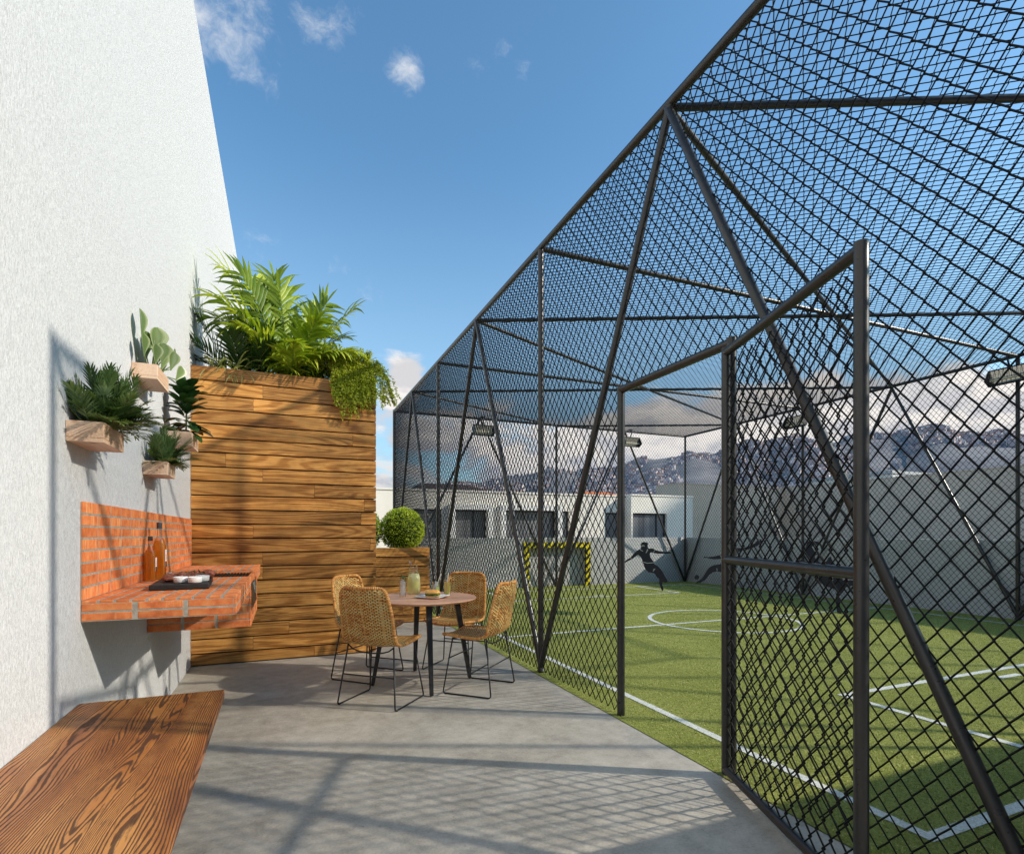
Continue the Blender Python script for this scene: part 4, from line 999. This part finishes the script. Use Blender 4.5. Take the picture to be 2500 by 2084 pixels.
b = MB(); b.add([(X1 + .001, 4.34, .748), (X1 + .001, 5.195, .748), (X1 - .045, 5.195, .94), (X1 - .045, 4.34, .94), (X1 - .012, 4.34, .746), (X1 - .012, 5.195, .746), (X1 - .058, 5.195, .938), (X1 - .058, 4.34, .938)],
      [(0,1,2,3), (7,6,5,4), (0,4,5,1), (1,5,6,2), (2,6,7,3), (3,7,4,0)]); b.build('ash_door', MT['black'], bq)
b = MB(); 
for i in range(24): x = XW + .06 + i * (X1 - .02 - XW - .06) / 23; b.box((x - .006, 4.328, .962), (x + .006, 5.166, .975))
for y in (4.335, 4.75, 5.155): b.box((XW + .04, y - .008, .950), (X1 - .035, y + .008, .9615))
b.build('grate', MT['iron'], bq)

# bottles
def bottle(x, y, hgt, hw, label):
    e = empty('oil_bottle', (x, y, ZT + .001), label, 'bottle', 'oil bottles on the barbecue counter')
    def shell(b, k, ztop, inner=0.):
        prof = [(hw * .9, 0, 5), (hw, .006, 6), (hw, hgt * .50, 6), (hw * .97, hgt * .60, 5), (hw * .80, hgt * .68, 3.2), (hw * .45, hgt * .75, 2.2), (hw * .36, hgt * .80, 2), (hw * .36, hgt * .92, 2)]
        vs = []; fs = []; n = 32; P = [(r, z, p) for r, z, p in prof if z <= ztop]
        for r, z, p in P:
            for i in range(n):
                a = 2 * math.pi * i / n; ca, sa = math.cos(a), math.sin(a); q = (abs(ca) ** p + abs(sa) ** p) ** (-1 / p) * max(.004, r - inner)
                vs.append((x + q * ca, y + q * sa, ZT + .001 + z + inner * .8))
        for j in range(len(P) - 1):
            for i in range(n): i2 = (i + 1) % n; fs.append((j*n+i, j*n+i2, (j+1)*n+i2, (j+1)*n+i))
        fs.append(tuple(range(n - 1, -1, -1))); fs.append(tuple((len(P)-1)*n + i for i in range(n)))
        b.add(vs, fs)
    b = MB(); shell(b, 0, 9); o = b.build('glass_body', MT['glass'], e); autosmooth(o, 50)
    b = MB(); shell(b, 0, hgt * .69, .0028); o = b.build('oil', MT['amber'], e); autosmooth(o, 50)
    b = MB(); b.lathe([(hw * .43, hgt * .90), (hw * .45, hgt * .905), (hw * .45, hgt), (hw * .40, hgt * 1.005)], (x, y, ZT + .001), 24, cap0=True, cap1=True); o = b.build('cap', MT['steelgrey'], e); autosmooth(o)
    b = MB(); b.box((x + hw + .0006, y - hw * .62, ZT + hgt * .22), (x + hw + .0016, y + hw * .62, ZT + hgt * .53)); lb = b.build('paper_label', MT['paper'], e)
    b = MB()
    b.box((x + hw + .0018, y - hw * .60, ZT + hgt * .22), (x + hw + .0024, y + hw * .60, ZT + hgt * .32))
    for k in range(3): b.box((x + hw + .0018, y - hw * (.4 - .06 * k), ZT + hgt * (.36 + .035 * k)), (x + hw + .0024, y + hw * (.35 - .07 * k), ZT + hgt * (.372 + .035 * k)))
    b.build('print', MT['ink'], lb)
bottle(-.767, 4.262, .375, .036, 'taller square bottle of amber oil with grey cap by the splashback')
bottle(-.793, 4.128, .285, .031, 'shorter square bottle of amber oil with grey cap by the splashback')
# serving board with meat and dips
mb = MB(); M = Matrix.Translation((-.535, 3.64, ZT + .001)) @ Matrix.Rotation(rad(4), 4, 'Z'); mb.box((-.14, -.245, 0), (.14, .245, .030), 0, .5, M)
o = mb.build('serving_board', MT['slate']); bevel(o, .006, 3); tag(o, 'thick black slate board carrying grilled meat on the brick counter', 'board')
bz = ZT + .0315
for i, (x, y, rx, ry, rz_) in enumerate([(-.60, 3.60, .04, .055, .026), (-.545, 3.70, .05, .045, .03), (-.485, 3.745, .042, .05, .032), (-.43, 3.82, .038, .045, .034), (-.60, 3.73, .045, .05, .027), (-.52, 3.81, .04, .035, .027)]):
    vs = []; fs = []; n, m_ = 20, 12; r4 = random.Random(i)
    for a in range(m_ + 1):
        t = math.pi * a / m_
        for k in range(n):
            ph = 2 * math.pi * k / n
            w = 1 + .13 * math.sin(3 * ph + i) * math.sin(t) + .09 * math.sin(5 * ph + 2 * t * 2 + i * 2) + r4.uniform(-.04, .04)
            vs.append((x + rx * w * math.sin(t) * math.cos(ph), y + ry * w * math.sin(t) * math.sin(ph), bz + rz_ * (1 - math.cos(t)) * (1 if t > 1.5 else 1) * .78))
    for a in range(m_):
        for k in range(n): k2 = (k + 1) % n; fs.append((a*n+k, a*n+k2, (a+1)*n+k2, (a+1)*n+k))
    b = MB(); b.add(vs, fs); o = b.build('grilled_meat', MT['meat'], smooth=True)
    tag(o, ['browned chunk of meat at the wall side front of the slate board', 'browned chunk of meat behind the white dip cups', 'browned chunk of meat in the middle of the slate board', 'largest browned chunk of meat at the far outer corner of the board',
            'browned chunk of meat at the far wall side of the board', 'flat chunk of meat at the far end of the board'][i], 'meat', 'grilled meat on the slate board')
for i, (x, y) in enumerate(((-.525, 3.475), (-.452, 3.445), (-.428, 3.545))):
    e = empty('dip_cup', (x, y, bz), ['small white dip cup on the board, nearest the wall', 'small white dip cup at the front corner of the board', 'small white dip cup behind the other two on the board'][i], 'cup', 'white dip cups on the slate board')
    b = MB(); b.lathe([(0, .001), (.028, .001), (.034, .006), (.036, .033), (.0345, .035), (.033, .033), (.031, .012), (0, .010)], (x, y, bz), 28); b.build('bowl', MT['ceramic'], e, True)
    b = MB(); b.lathe([(0, .026), (.0315, .0255)], (x, y, bz), 24); b.build('sauce', MT['sauce' if i != 1 else 'lime'], e, True)
for i in range(1):
    b = MB()
    for k in range(26): b.leaf((-.50 + R.uniform(-.07, .07), 3.60 + R.uniform(-.08, .1), bz + .035 + R.uniform(0, .012)), (R.uniform(-1, 1), R.uniform(-1, 1), .4), (0, 0, 1), .028, .008, .3, .2, 2)
    tag(b.build('herb_sprig', MT['mint'], None), 'green herb sprigs scattered over the grilled meat', 'herb')

# ------------------------------------------------------------------ bench in the foreground
be = empty('bench', (-.55, 1.5, 0), 'dark grained wooden bench along the white wall in the foreground', 'bench')
b = MB(); b.add([(XW + .004, -1.6, .505), (-.240, -1.6, .505), (-.266, 2.975, .505), (XW + .004, 2.975, .505), (XW + .004, -1.6, .548), (-.240, -1.6, .548), (-.266, 2.975, .548), (XW + .004, 2.975, .548)],
              [(0,3,2,1), (4,5,6,7), (0,1,5,4), (1,2,6,5), (2,3,7,6), (3,0,4,7)]); o = b.build('seat', MT['bench'], be); bevel(o, .004, 3)
for y in (-1.2, .6, 2.4):
    b = MB(); b.box((XW + .002, y - .02, .46), (-.40, y + .02, .504)); b.box((XW + .002, y - .02, .22), (XW + .04, y + .02, .4595)); b.tube([(XW + .03, y, .25), (-.44, y, .47)], .014, 8); b.build('bracket', MT['black'], be)
# ------------------------------------------------------------------ round table
TC = Vector((1.122, 4.690, 0)); TR = .468; TH = .75
tb = empty('round_table', TC, 'round terracotta topped patio table on four splayed black legs', 'table')
b = MB(); b.lathe([(0, TH - .024), (TR - .03, TH - .024), (TR - .006, TH - .014), (TR, TH - .008), (TR, TH - .003), (TR - .003, TH), (0, TH)], TC, 96); o = b.build('tabletop', MT['ttop'], tb); autosmooth(o, 30)
for (fx, fy) in ((1.094, 4.292), (1.545, 4.668), (1.148, 5.124), (.706, 4.759)):
    f = Vector((fx, fy, 0)); u_ = (f - TC).normalized(); f = TC + u_ * .425; t = TC + u_ * .30; s_ = Vector((-u_.y, u_.x, 0))
    b = MB(); vs = []
    for (c, z, w) in ((f, .008, .015), (t, TH - .0245, .024)):
        for (i, j) in ((-1, -1), (1, -1), (1, 1), (-1, 1)): vs.append(c + u_ * (i * w) + s_ * (j * w) + Vector((0, 0, z)))
    b.add(vs, [(3,2,1,0), (4,5,6,7), (0,1,5,4), (1,2,6,5), (2,3,7,6), (3,0,4,7)]); o = b.build('leg', MT['black'], tb); bevel(o, .003)
    b = MB(); b.lathe([(.008, 0), (.009, .0035), (.006, .0078)], f, 16, cap0=True, cap1=True); b.build('foot_cap', MT['chrome'], o)
b = MB(); b.box((TC.x - .29, TC.y - .02, TH - .055), (TC.x + .29, TC.y + .02, TH - .0245)); b.box((TC.x - .02, TC.y + .0205, TH - .055), (TC.x + .02, TC.y + .29, TH - .0245)); b.box((TC.x - .02, TC.y - .29, TH - .055), (TC.x + .02, TC.y - .0205, TH - .0245))
b.build('cross_rail', MT['black'], tb)

# ------------------------------------------------------------------ rattan chairs
def catmull(P, n):
    out = []
    Q = [P[0]] + list(P) + [P[-1]]
    for i in range(len(P) - 1):
        a, b_, c, d = Q[i:i+4]
        for k in range(n):
            t = k / n
            out.append(tuple(.5 * ((2 * b_[j]) + (-a[j] + c[j]) * t + (2*a[j] - 5*b_[j] + 4*c[j] - d[j]) * t*t + (-a[j] + 3*b_[j] - 3*c[j] + d[j]) * t**3) for j in range(len(b_))))
    out.append(tuple(P[-1])); return out
def make_chair():
    root = empty('rattan_chair', (0, 0, 0), 'x', 'chair', 'rattan chairs around the round table')
    # profile: y, z, half width
    P = catmull([(.245, .452, .165), (.236, .462, .205), (.20, .466, .222), (.10, .457, .230), (-.03, .447, .232), (-.115, .452, .231), (-.175, .482, .229), (-.212, .545, .226), (-.243, .65, .222), (-.272, .76, .214), (-.292, .85, .200), (-.299, .885, .183), (-.303, .905, .150)], 4)
    nu = 20; vs = []; uv = []; L = 0
    for i, (y, z, w) in enumerate(P):
        if i: L += math.hypot(y - P[i-1][0], z - P[i-1][1])
        q = i / (len(P) - 1); back = max(0, min(1, (q - .42) / .25))
        for k in range(nu + 1):
            u = -1 + 2 * k / nu; e2 = u * u
            vs.append((u * w, y + back * .05 * e2, z + (1 - back) * .016 * e2)); uv.append((u * w / .46 + .5, L, 0))
    fs = [(i*(nu+1)+k, i*(nu+1)+k+1, (i+1)*(nu+1)+k+1, (i+1)*(nu+1)+k) for i in range(len(P) - 1) for k in range(nu)]
    b = MB(); b.add(vs, fs, 0, .5, uv); o = b.build('seat_shell', MT['rattan'], root, True)
    s = o.modifiers.new('thick', 'SOLIDIFY'); s.thickness = .011; s.offset = 0
    rim = [vs[k] for k in range(nu + 1)] + [vs[i*(nu+1)+nu] for i in range(1, len(P))] + [vs[(len(P)-1)*(nu+1)+k] for k in range(nu - 1, -1, -1)] + [vs[i*(nu+1)] for i in range(len(P) - 2, 0, -1)]
    # smooth the outline so the corners are round
    for _ in range(2):
        m_ = len(rim); rim = [tuple((rim[i-1][j] + 2 * rim[i][j] + rim[(i+1) % m_][j]) / 4 for j in range(3)) for i in range(m_)]
    b = MB(); b.tube(rim, .0135, 10, True, uvlen=True); b.build('rim', MT['rim'], root, True)
    r = .0062
    def bendpath(K, rr=.03):
        out = [Vector(K[0])]
        for a, c, d in zip(K, K[1:], K[2:]):
            a, c, d = Vector(a), Vector(c), Vector(d); p = c + (a - c).normalized() * rr; q = c + (d - c).normalized() * rr
            out += [p, p.lerp(c, .45).lerp(c.lerp(q, .1), .3), (p + 2 * c + q) / 4, q.lerp(c, .45).lerp(c.lerp(p, .1), .3), q]
        return out + [Vector(K[-1])]
    for sx in (-1, 1):
        b = MB(); b.tube(bendpath([(sx * .195, .155, .452), (sx * .252, .215, .0066), (sx * .252, -.215, .0066), (sx * .20, -.150, .462)]), r, 8)
        o = b.build('sled_leg', MT['black'], root, True)
        for y in (.19, -.19): g_ = MB(); g_.lathe([(.008, 0), (.009, .004), (.006, .010)], (sx * .252, y, 0), 10, cap0=True, cap1=True); g_.build('glide', MT['black'], o)
    b = MB(); b.tube([(-.220, .181, .285), (.220, .181, .285)], r * .9, 8); b.build('crossbar', MT['black'], root, True)
    b = MB(); b.tube([(-.225, -.181, .235), (.225, -.181, .235)], r * .9, 8); b.build('crossbar', MT['black'], root, True)
    b = MB(); b.tube([(sxx, -.150 - .0 * abs(sxx), zz_) for sxx, zz_ in ((-.20, .455), (-.16, .425), (-.10, .408), (0, .400), (.10, .408), (.16, .425), (.20, .455))], r * .9, 8); b.build('seat_hoop', MT['black'], root, True)
    b = MB(); b.tube([(sxx, .155, zz_) for sxx, zz_ in ((-.196, .448), (-.12, .436), (0, .434), (.12, .436), (.196, .448))], r * .9, 8); b.build('seat_hoop', MT['black'], root, True)
    return root
proto = make_chair()
for i, (x, y, rz, lab) in enumerate([(.707, 4.317, -42.2, 'woven rattan chair nearest the camera, its back turned to us'), (.719, 5.140, -135., 'woven rattan chair partly hidden behind the nearest chair, by the timber planter'),
        (1.53, 4.344, 45.3, 'woven rattan chair seen from the side at the right of the table, by the cage'), (1.555, 5.118, 136.2, 'woven rattan chair behind the table, its front facing us')]):
    o = proto if i == 0 else copy_tree(proto)
    o.location = (x, y, 0); o.rotation_euler.z = rad(rz); o['label'] = lab

# ------------------------------------------------------------------ things on the table
tz = TH + .0008
def slice_(b, c, r, nrm, mi=0, th=.004):
    c = Vector(c); n_ = Vector(nrm).normalized(); u = n_.orthogonal().normalized(); w = n_.cross(u); k = 18
    a = [c + (u * math.cos(2*math.pi*i/k) + w * math.sin(2*math.pi*i/k)) * r - n_ * th / 2 for i in range(k)]; d = [p + n_ * th for p in a]
    b.add(a + d, [tuple(range(k - 1, -1, -1)), tuple(range(k, 2*k))] + [(i, (i+1) % k, (i+1) % k + k, i + k) for i in range(k)], mi)
def ice(b, c, s, rr):
    M = Matrix.Translation(c) @ Matrix.Rotation(rr.uniform(0, 3), 4, 'X') @ Matrix.Rotation(rr.uniform(0, 3), 4, 'Z'); b.box((-s, -s, -s), (s, s, s), 0, .5, M)
cx_, cy_ = 1.108, 4.985
e = empty('carafe', (cx_, cy_, tz), 'tall glass carafe of lemonade with citrus slices on the table', 'carafe')
b = MB(); prof = [(.0, .0), (.050, .0), (.058, .006), (.062, .03), (.064, .08), (.060, .14), (.050, .19), (.040, .225), (.037, .26), (.040, .29)]
b.lathe(prof, (cx_, cy_, tz), 40); 
b.v = [(p[0] - (.010 if p[2] > tz + .28 else 0), p[1], p[2] + (.018 * (cx_ - p[0]) / .04 if p[2] > tz + .25 else 0)) for p in b.v]
b.build('glass_body', MT['glass'], e, True)
b = MB(); b.lathe([(0, .004), (.047, .004), (.055, .01), (.059, .03), (.061, .08), (.057, .14), (.049, .185), (0, .185)], (cx_, cy_, tz), 36); b.build('lemonade', MT['lemon'], e, True)
r6 = random.Random(6); b = MB(); c2 = MB(); ic = MB(); mn = MB()
for i in range(9):
    a = r6.uniform(0, 6.28); rr_ = r6.uniform(.02, .046); z = r6.uniform(.02, .12); (b if i % 2 else c2).__class__
    slice_(b if i % 2 else c2, (cx_ + rr_ * math.cos(a), cy_ + rr_ * math.sin(a), tz + z), r6.uniform(.020, .027), (math.cos(a), math.sin(a), r6.uniform(-.3, .3)))
for i in range(12): a = r6.uniform(0, 6.28); ice(ic, (cx_ + .028 * math.cos(a), cy_ + .028 * math.sin(a), tz + r6.uniform(.12, .175)), .013, r6)
b.build('lime_slice', MT['lime'], e); c2.build('lemon_slice', MT['lemonp'], e); ic.build('ice_cube', MT['ice'], e)
def tumbler(x, y, h, r0, r1, fill, liq, label, straw=None, lime=2, mint=False, seed=1):
    rr = random.Random(seed)
    e = empty('drinking_glass', (x, y, tz), label, 'glass', 'drinking glasses on the round table')
    b = MB(); b.lathe([(0, 0), (r0, 0), (r0 + .001, .004), (r1, h), (r1 - .0015, h), (r0 - .001, .008), (0, .008)], (x, y, tz), 32); o = b.build('glass_body', MT['glass'], e); autosmooth(o, 40)
    rf = r0 + (r1 - r0) * fill; b = MB(); b.lathe([(0, .009), (r0 - .0025, .009), (rf - .0025, h * fill), (0, h * fill)], (x, y, tz), 28); o = b.build('drink', MT[liq], e); autosmooth(o, 40)
    if lime:
        b = MB()
        for i in range(lime): a = -2.0 + i * 1.1 + rr.uniform(-.3, .3); slice_(b, (x + (r0 - .004) * math.cos(a) * .8, y + (r0 - .004) * math.sin(a) * .8, tz + h * (.2 + .22 * i)), .019, (math.cos(a), math.sin(a), .2))
        b.build('lime_slice', MT['lime'], e)
    if liq == 'soda':
        b = MB()
        for i in range(7): ice(b, (x + rr.uniform(-.012, .012), y + rr.uniform(-.012, .012), tz + .03 + i * h * .1), .012, rr)
        b.build('ice_cube', MT['ice'], e)
    if mint:
        b = MB()
        for i in range(16): b.leaf((x + rr.uniform(-.012, .02), y + rr.uniform(-.012, .012), tz + h * rr.uniform(.72, 1.08)), (rr.uniform(-1, 1), rr.uniform(-1, 1), rr.uniform(-.3, 1)), (0, 0, 1), .03, .018, .3, .2, 3)
        b.build('mint', MT['mint'], e)
    if straw: b = MB(); b.tube([(x - straw[0] * .3, y, tz + .012), (x + straw[0], y + straw[1], tz + straw[2])], .0032, 8); b.build('straw', MT['straw'], e)
tumbler(.967, 4.79, .172, .027, .031, .75, 'soda', 'tall glass of clear iced drink with mint left of the carafe', None, 0, True, 3)
tumbler(1.285, 4.86, .118, .033, .036, .72, 'soda', 'short tumbler with lime slices and slanted straw behind the burger', (.045, -.01, .19), 3, False, 4)
tumbler(1.357, 4.735, .145, .029, .034, .82, 'tea', 'golden drink in a tumbler with lime, rightmost of the drinks', (.008, .0, .20), 2, False, 5)
# plate and burger
px_, py_ = 1.19, 4.625
b = MB(); vs = []; fs = []; n = 48
for (k, z) in ((.0, .004), (.62, .004), (.80, .007), (1., .017), (1.0, .0195), (.80, .0105), (.62, .0075), (.0, .0075)):
    for i in range(n):
        a = 2 * math.pi * i / n; p = 7; q = (abs(math.cos(a)) ** p + abs(math.sin(a)) ** p) ** (-1 / p)
        X, Y = q * math.cos(a) * .128 * k, q * math.sin(a) * .128 * k; c_, s_ = math.cos(rad(47)), math.sin(rad(47))
        vs.append((px_ + X * c_ - Y * s_, py_ + X * s_ + Y * c_, tz + z - .004 * (1 if k < .9 else .6)))
for j in range(7):
    for i in range(n): i2 = (i + 1) % n; fs.append((j*n+i, j*n+i2, (j+1)*n+i2, (j+1)*n+i))
b.add(vs, fs); o = b.build('plate', MT['ceramic'], None, True); tag(o, 'square white plate under the burger on the table', 'plate')
bx, by, bz2 = 1.195, 4.635, tz + .0078 - .003
e = empty('burger', (bx, by, bz2), 'burger in a toasted bun on the square white plate', 'burger')
def wob(b, amp, seed):
    rr = random.Random(seed); b.v = [(bx + (p[0] - bx) * (1.12 + amp * math.sin(5 * math.atan2(p[1] - by, p[0] - bx) + seed)), by + (p[1] - by) * (1 + amp * math.cos(4 * math.atan2(p[1] - by, p[0] - bx))), p[2]) for p in b.v]
b = MB(); b.lathe([(0, 0), (.050, 0), (.057, .006), (.056, .014), (0, .015)], (bx, by, bz2), 32); wob(b, .02, 1); b.build('bottom_bun', MT['bun'], e, True)
b = MB(); b.lathe([(0, .0155), (.056, .0155), (.060, .020), (.056, .027), (0, .0275)], (bx, by, bz2), 32); wob(b, .03, 2); b.build('patty', MT['patty'], e, True)
b = MB()
for i in range(26): a = i * .2417; b.leaf((bx + .045 * math.cos(a), by + .045 * math.sin(a), bz2 + .029), (math.cos(a), math.sin(a), R.uniform(-.2, .25)), (0, 0, 1), .026, .026, .6, .3, 3)
b.build('lettuce', MT['lettuce'], e)
b = MB(); b.lathe([(0, .030), (.054, .030), (.059, .037), (.056, .048), (.044, .058), (.024, .0645), (0, .066)], (bx, by, bz2), 36); wob(b, .02, 3); b.build('top_bun', MT['bun'], e, True)

# ------------------------------------------------------------------ camera, sun, sky
cd = bpy.data.cameras.new('camera'); cam = bpy.data.objects.new('camera', cd); col.objects.link(cam)
cd.sensor_width = 36; cd.lens = 36 * 1326.46 / 2500; cd.shift_y = (1303.84 - 1042) / 2500; cd.clip_start = .05; cd.clip_end = 9000
cam.location = (0, 0, 1.30); cam.rotation_euler = (rad(90), 0, -.3976); scene.camera = cam
ld = bpy.data.lights.new('sun', 'SUN'); ld.energy = 5.0; ld.angle = rad(1.0); ld.color = (1.0, .915, .78)
lo = bpy.data.objects.new('sun', ld); col.objects.link(lo); lo.rotation_euler = SUN.to_track_quat('Z', 'Y').to_euler(); lo.location = (20, -12, 14)

w = bpy.data.worlds.new('World'); scene.world = w; w.use_nodes = True; nt = w.node_tree; nt.nodes.clear(); g = N(nt)
sky = g.n('ShaderNodeTexSky', sky_type='NISHITA'); sky.sun_disc = False
sky.sun_elevation = math.asin(SUN.z); sky.sun_rotation = math.atan2(SUN.x, SUN.y); sky.altitude = 50; sky.air_density = 1.0; sky.dust_density = 1.0; sky.ozone_density = 2.0
dv = g.vmath('NORMALIZE', g.n('ShaderNodeTexCoord').outputs['Generated'])
sp = g.n('ShaderNodeSeparateXYZ', i_0=dv); dz = sp.outputs[2]
# high wisps: flat layer seen in perspective
den = g.math('ADD', g.math('MAXIMUM', dz, 0.0), .12)
pv = g.n('ShaderNodeCombineXYZ', i_0=g.math('DIVIDE', sp.outputs[0], den), i_1=g.math('DIVIDE', sp.outputs[1], den), i_2=0.)
W = None
for (c, r, amp) in [((-.0763, .7629, .642), .15, .80), ((.0373, .7386, .6731), .12, .70), ((.1531, .7538, .639), .055, .60), ((.2201, .7116, .6672), .12, .24), ((.25, .72, .645), .06, .22), ((.3069, .701, .6437), .035, .42), ((-.05, .895, .442), .085, .55), ((.10, .9046, .414), .11, .42), ((.11, .93, .35), .08, .40), ((.19, .93, .315), .05, .5)]:
    dd = g.vmath('DISTANCE', dv, c, out=1)
    k = g.math('MULTIPLY', g.mapr(dd, r, 0, 0, 1, True), amp); W = k if W is None else g.math('MAXIMUM', W, k)
wv = g.noise(dv, 9, 4, .6, out=1)
nz = g.noise(g.vmath('ADD', g.scale(dv, (1, 1, 1.2)), g.scale(wv, (.10, .10, .10))), 10.5, 10, .66, .0)
hi = g.mapr(g.math('ADD', g.math('MULTIPLY', W, .46), nz), .68, 1.06, 0, .85, True)
# cumulus bank low in the sky
nb = g.noise(g.scale(dv, (1, 1, 2.1)), 5.2, 10, .58, .15)
env = g.math('MULTIPLY', g.mapr(dz, .02, .10, .35, 1, True), g.mapr(dz, .155, .30, 1, 0, True))
fade = g.mapr(dz, .30, .40, 1, 0, True)
env = g.math('MAXIMUM', env, 0.)
right = g.mapr(sp.outputs[0], .25, .70, 0, .30, True)
lw = None
for (c, r, amp) in [((.195, .942, .268), .085, .30), ((.17, .95, .235), .07, .26), ((.21, .955, .175), .06, .16)]:
    k = g.math('MULTIPLY', g.mapr(g.vmath('DISTANCE', dv, c, out=1), r, 0, 0, 1, True), amp); lw = k if lw is None else g.math('MAXIMUM', lw, k)
right = g.math('ADD', right, lw)
env = g.math('MAXIMUM', env, g.math('MULTIPLY', lw, 2.6))
low = g.mapr(g.math('ADD', g.math('ADD', nb, g.math('MULTIPLY', env, .27)), g.math('MULTIPLY', right, env)), .66, .80, 0, 1, True)
low = g.math('MULTIPLY', low, fade)
# shade of the bank: lit tops, blue grey bellies
nb2 = g.noise(g.vmath('ADD', g.scale(dv, (1, 1, 2.1)), (0.02, -.012, .05)), 5.2, 6, .55, .15)
lit = g.mapr(g.math('SUBTRACT', nb, nb2), -.06, .08, 0, 1, True)
hgt = g.mapr(dz, .06, .22, 0, .55, True)
lit2 = g.math('ADD', g.math('MULTIPLY', lit, .6), hgt, clamp=True)
ccol = g.mix(lit2, (2.5, 2.8, 3.5, 1), (6.5, 6.2, 5.9, 1))
hcol = g.mix(nz, (4.6, 5.1, 5.9, 1), (6.6, 6.5, 6.4, 1))
base = g.mix(1, sky.outputs[0], (1.02, 1.47, 1.56, 1), 'MULTIPLY')
base = g.mix(g.mapr(dz, .12, .60, .42, 0, True), base, (3.7, 5.1, 6.2, 1)); sk = g.mix(hi, base, hcol); sk = g.mix(low, sk, ccol)
bg = g.n('ShaderNodeBackground', i_0=sk); bg.inputs[1].default_value = .15
wo = g.n('ShaderNodeOutputWorld'); g.set(wo.inputs[0], bg.outputs[0])
scene.view_settings.view_transform = 'Standard'; scene.view_settings.look = 'None'; scene.view_settings.exposure = 0; scene.view_settings.gamma = 1
scene.render.engine = 'CYCLES'; scene.cycles.use_denoising = True; scene.cycles.denoising_prefilter = 'NONE'; scene.cycles.max_bounces = 8; scene.cycles.transparent_max_bounces = 24
scene.cycles.sample_clamp_indirect = 6; scene.cycles.caustics_reflective = False; scene.cycles.caustics_refractive = False
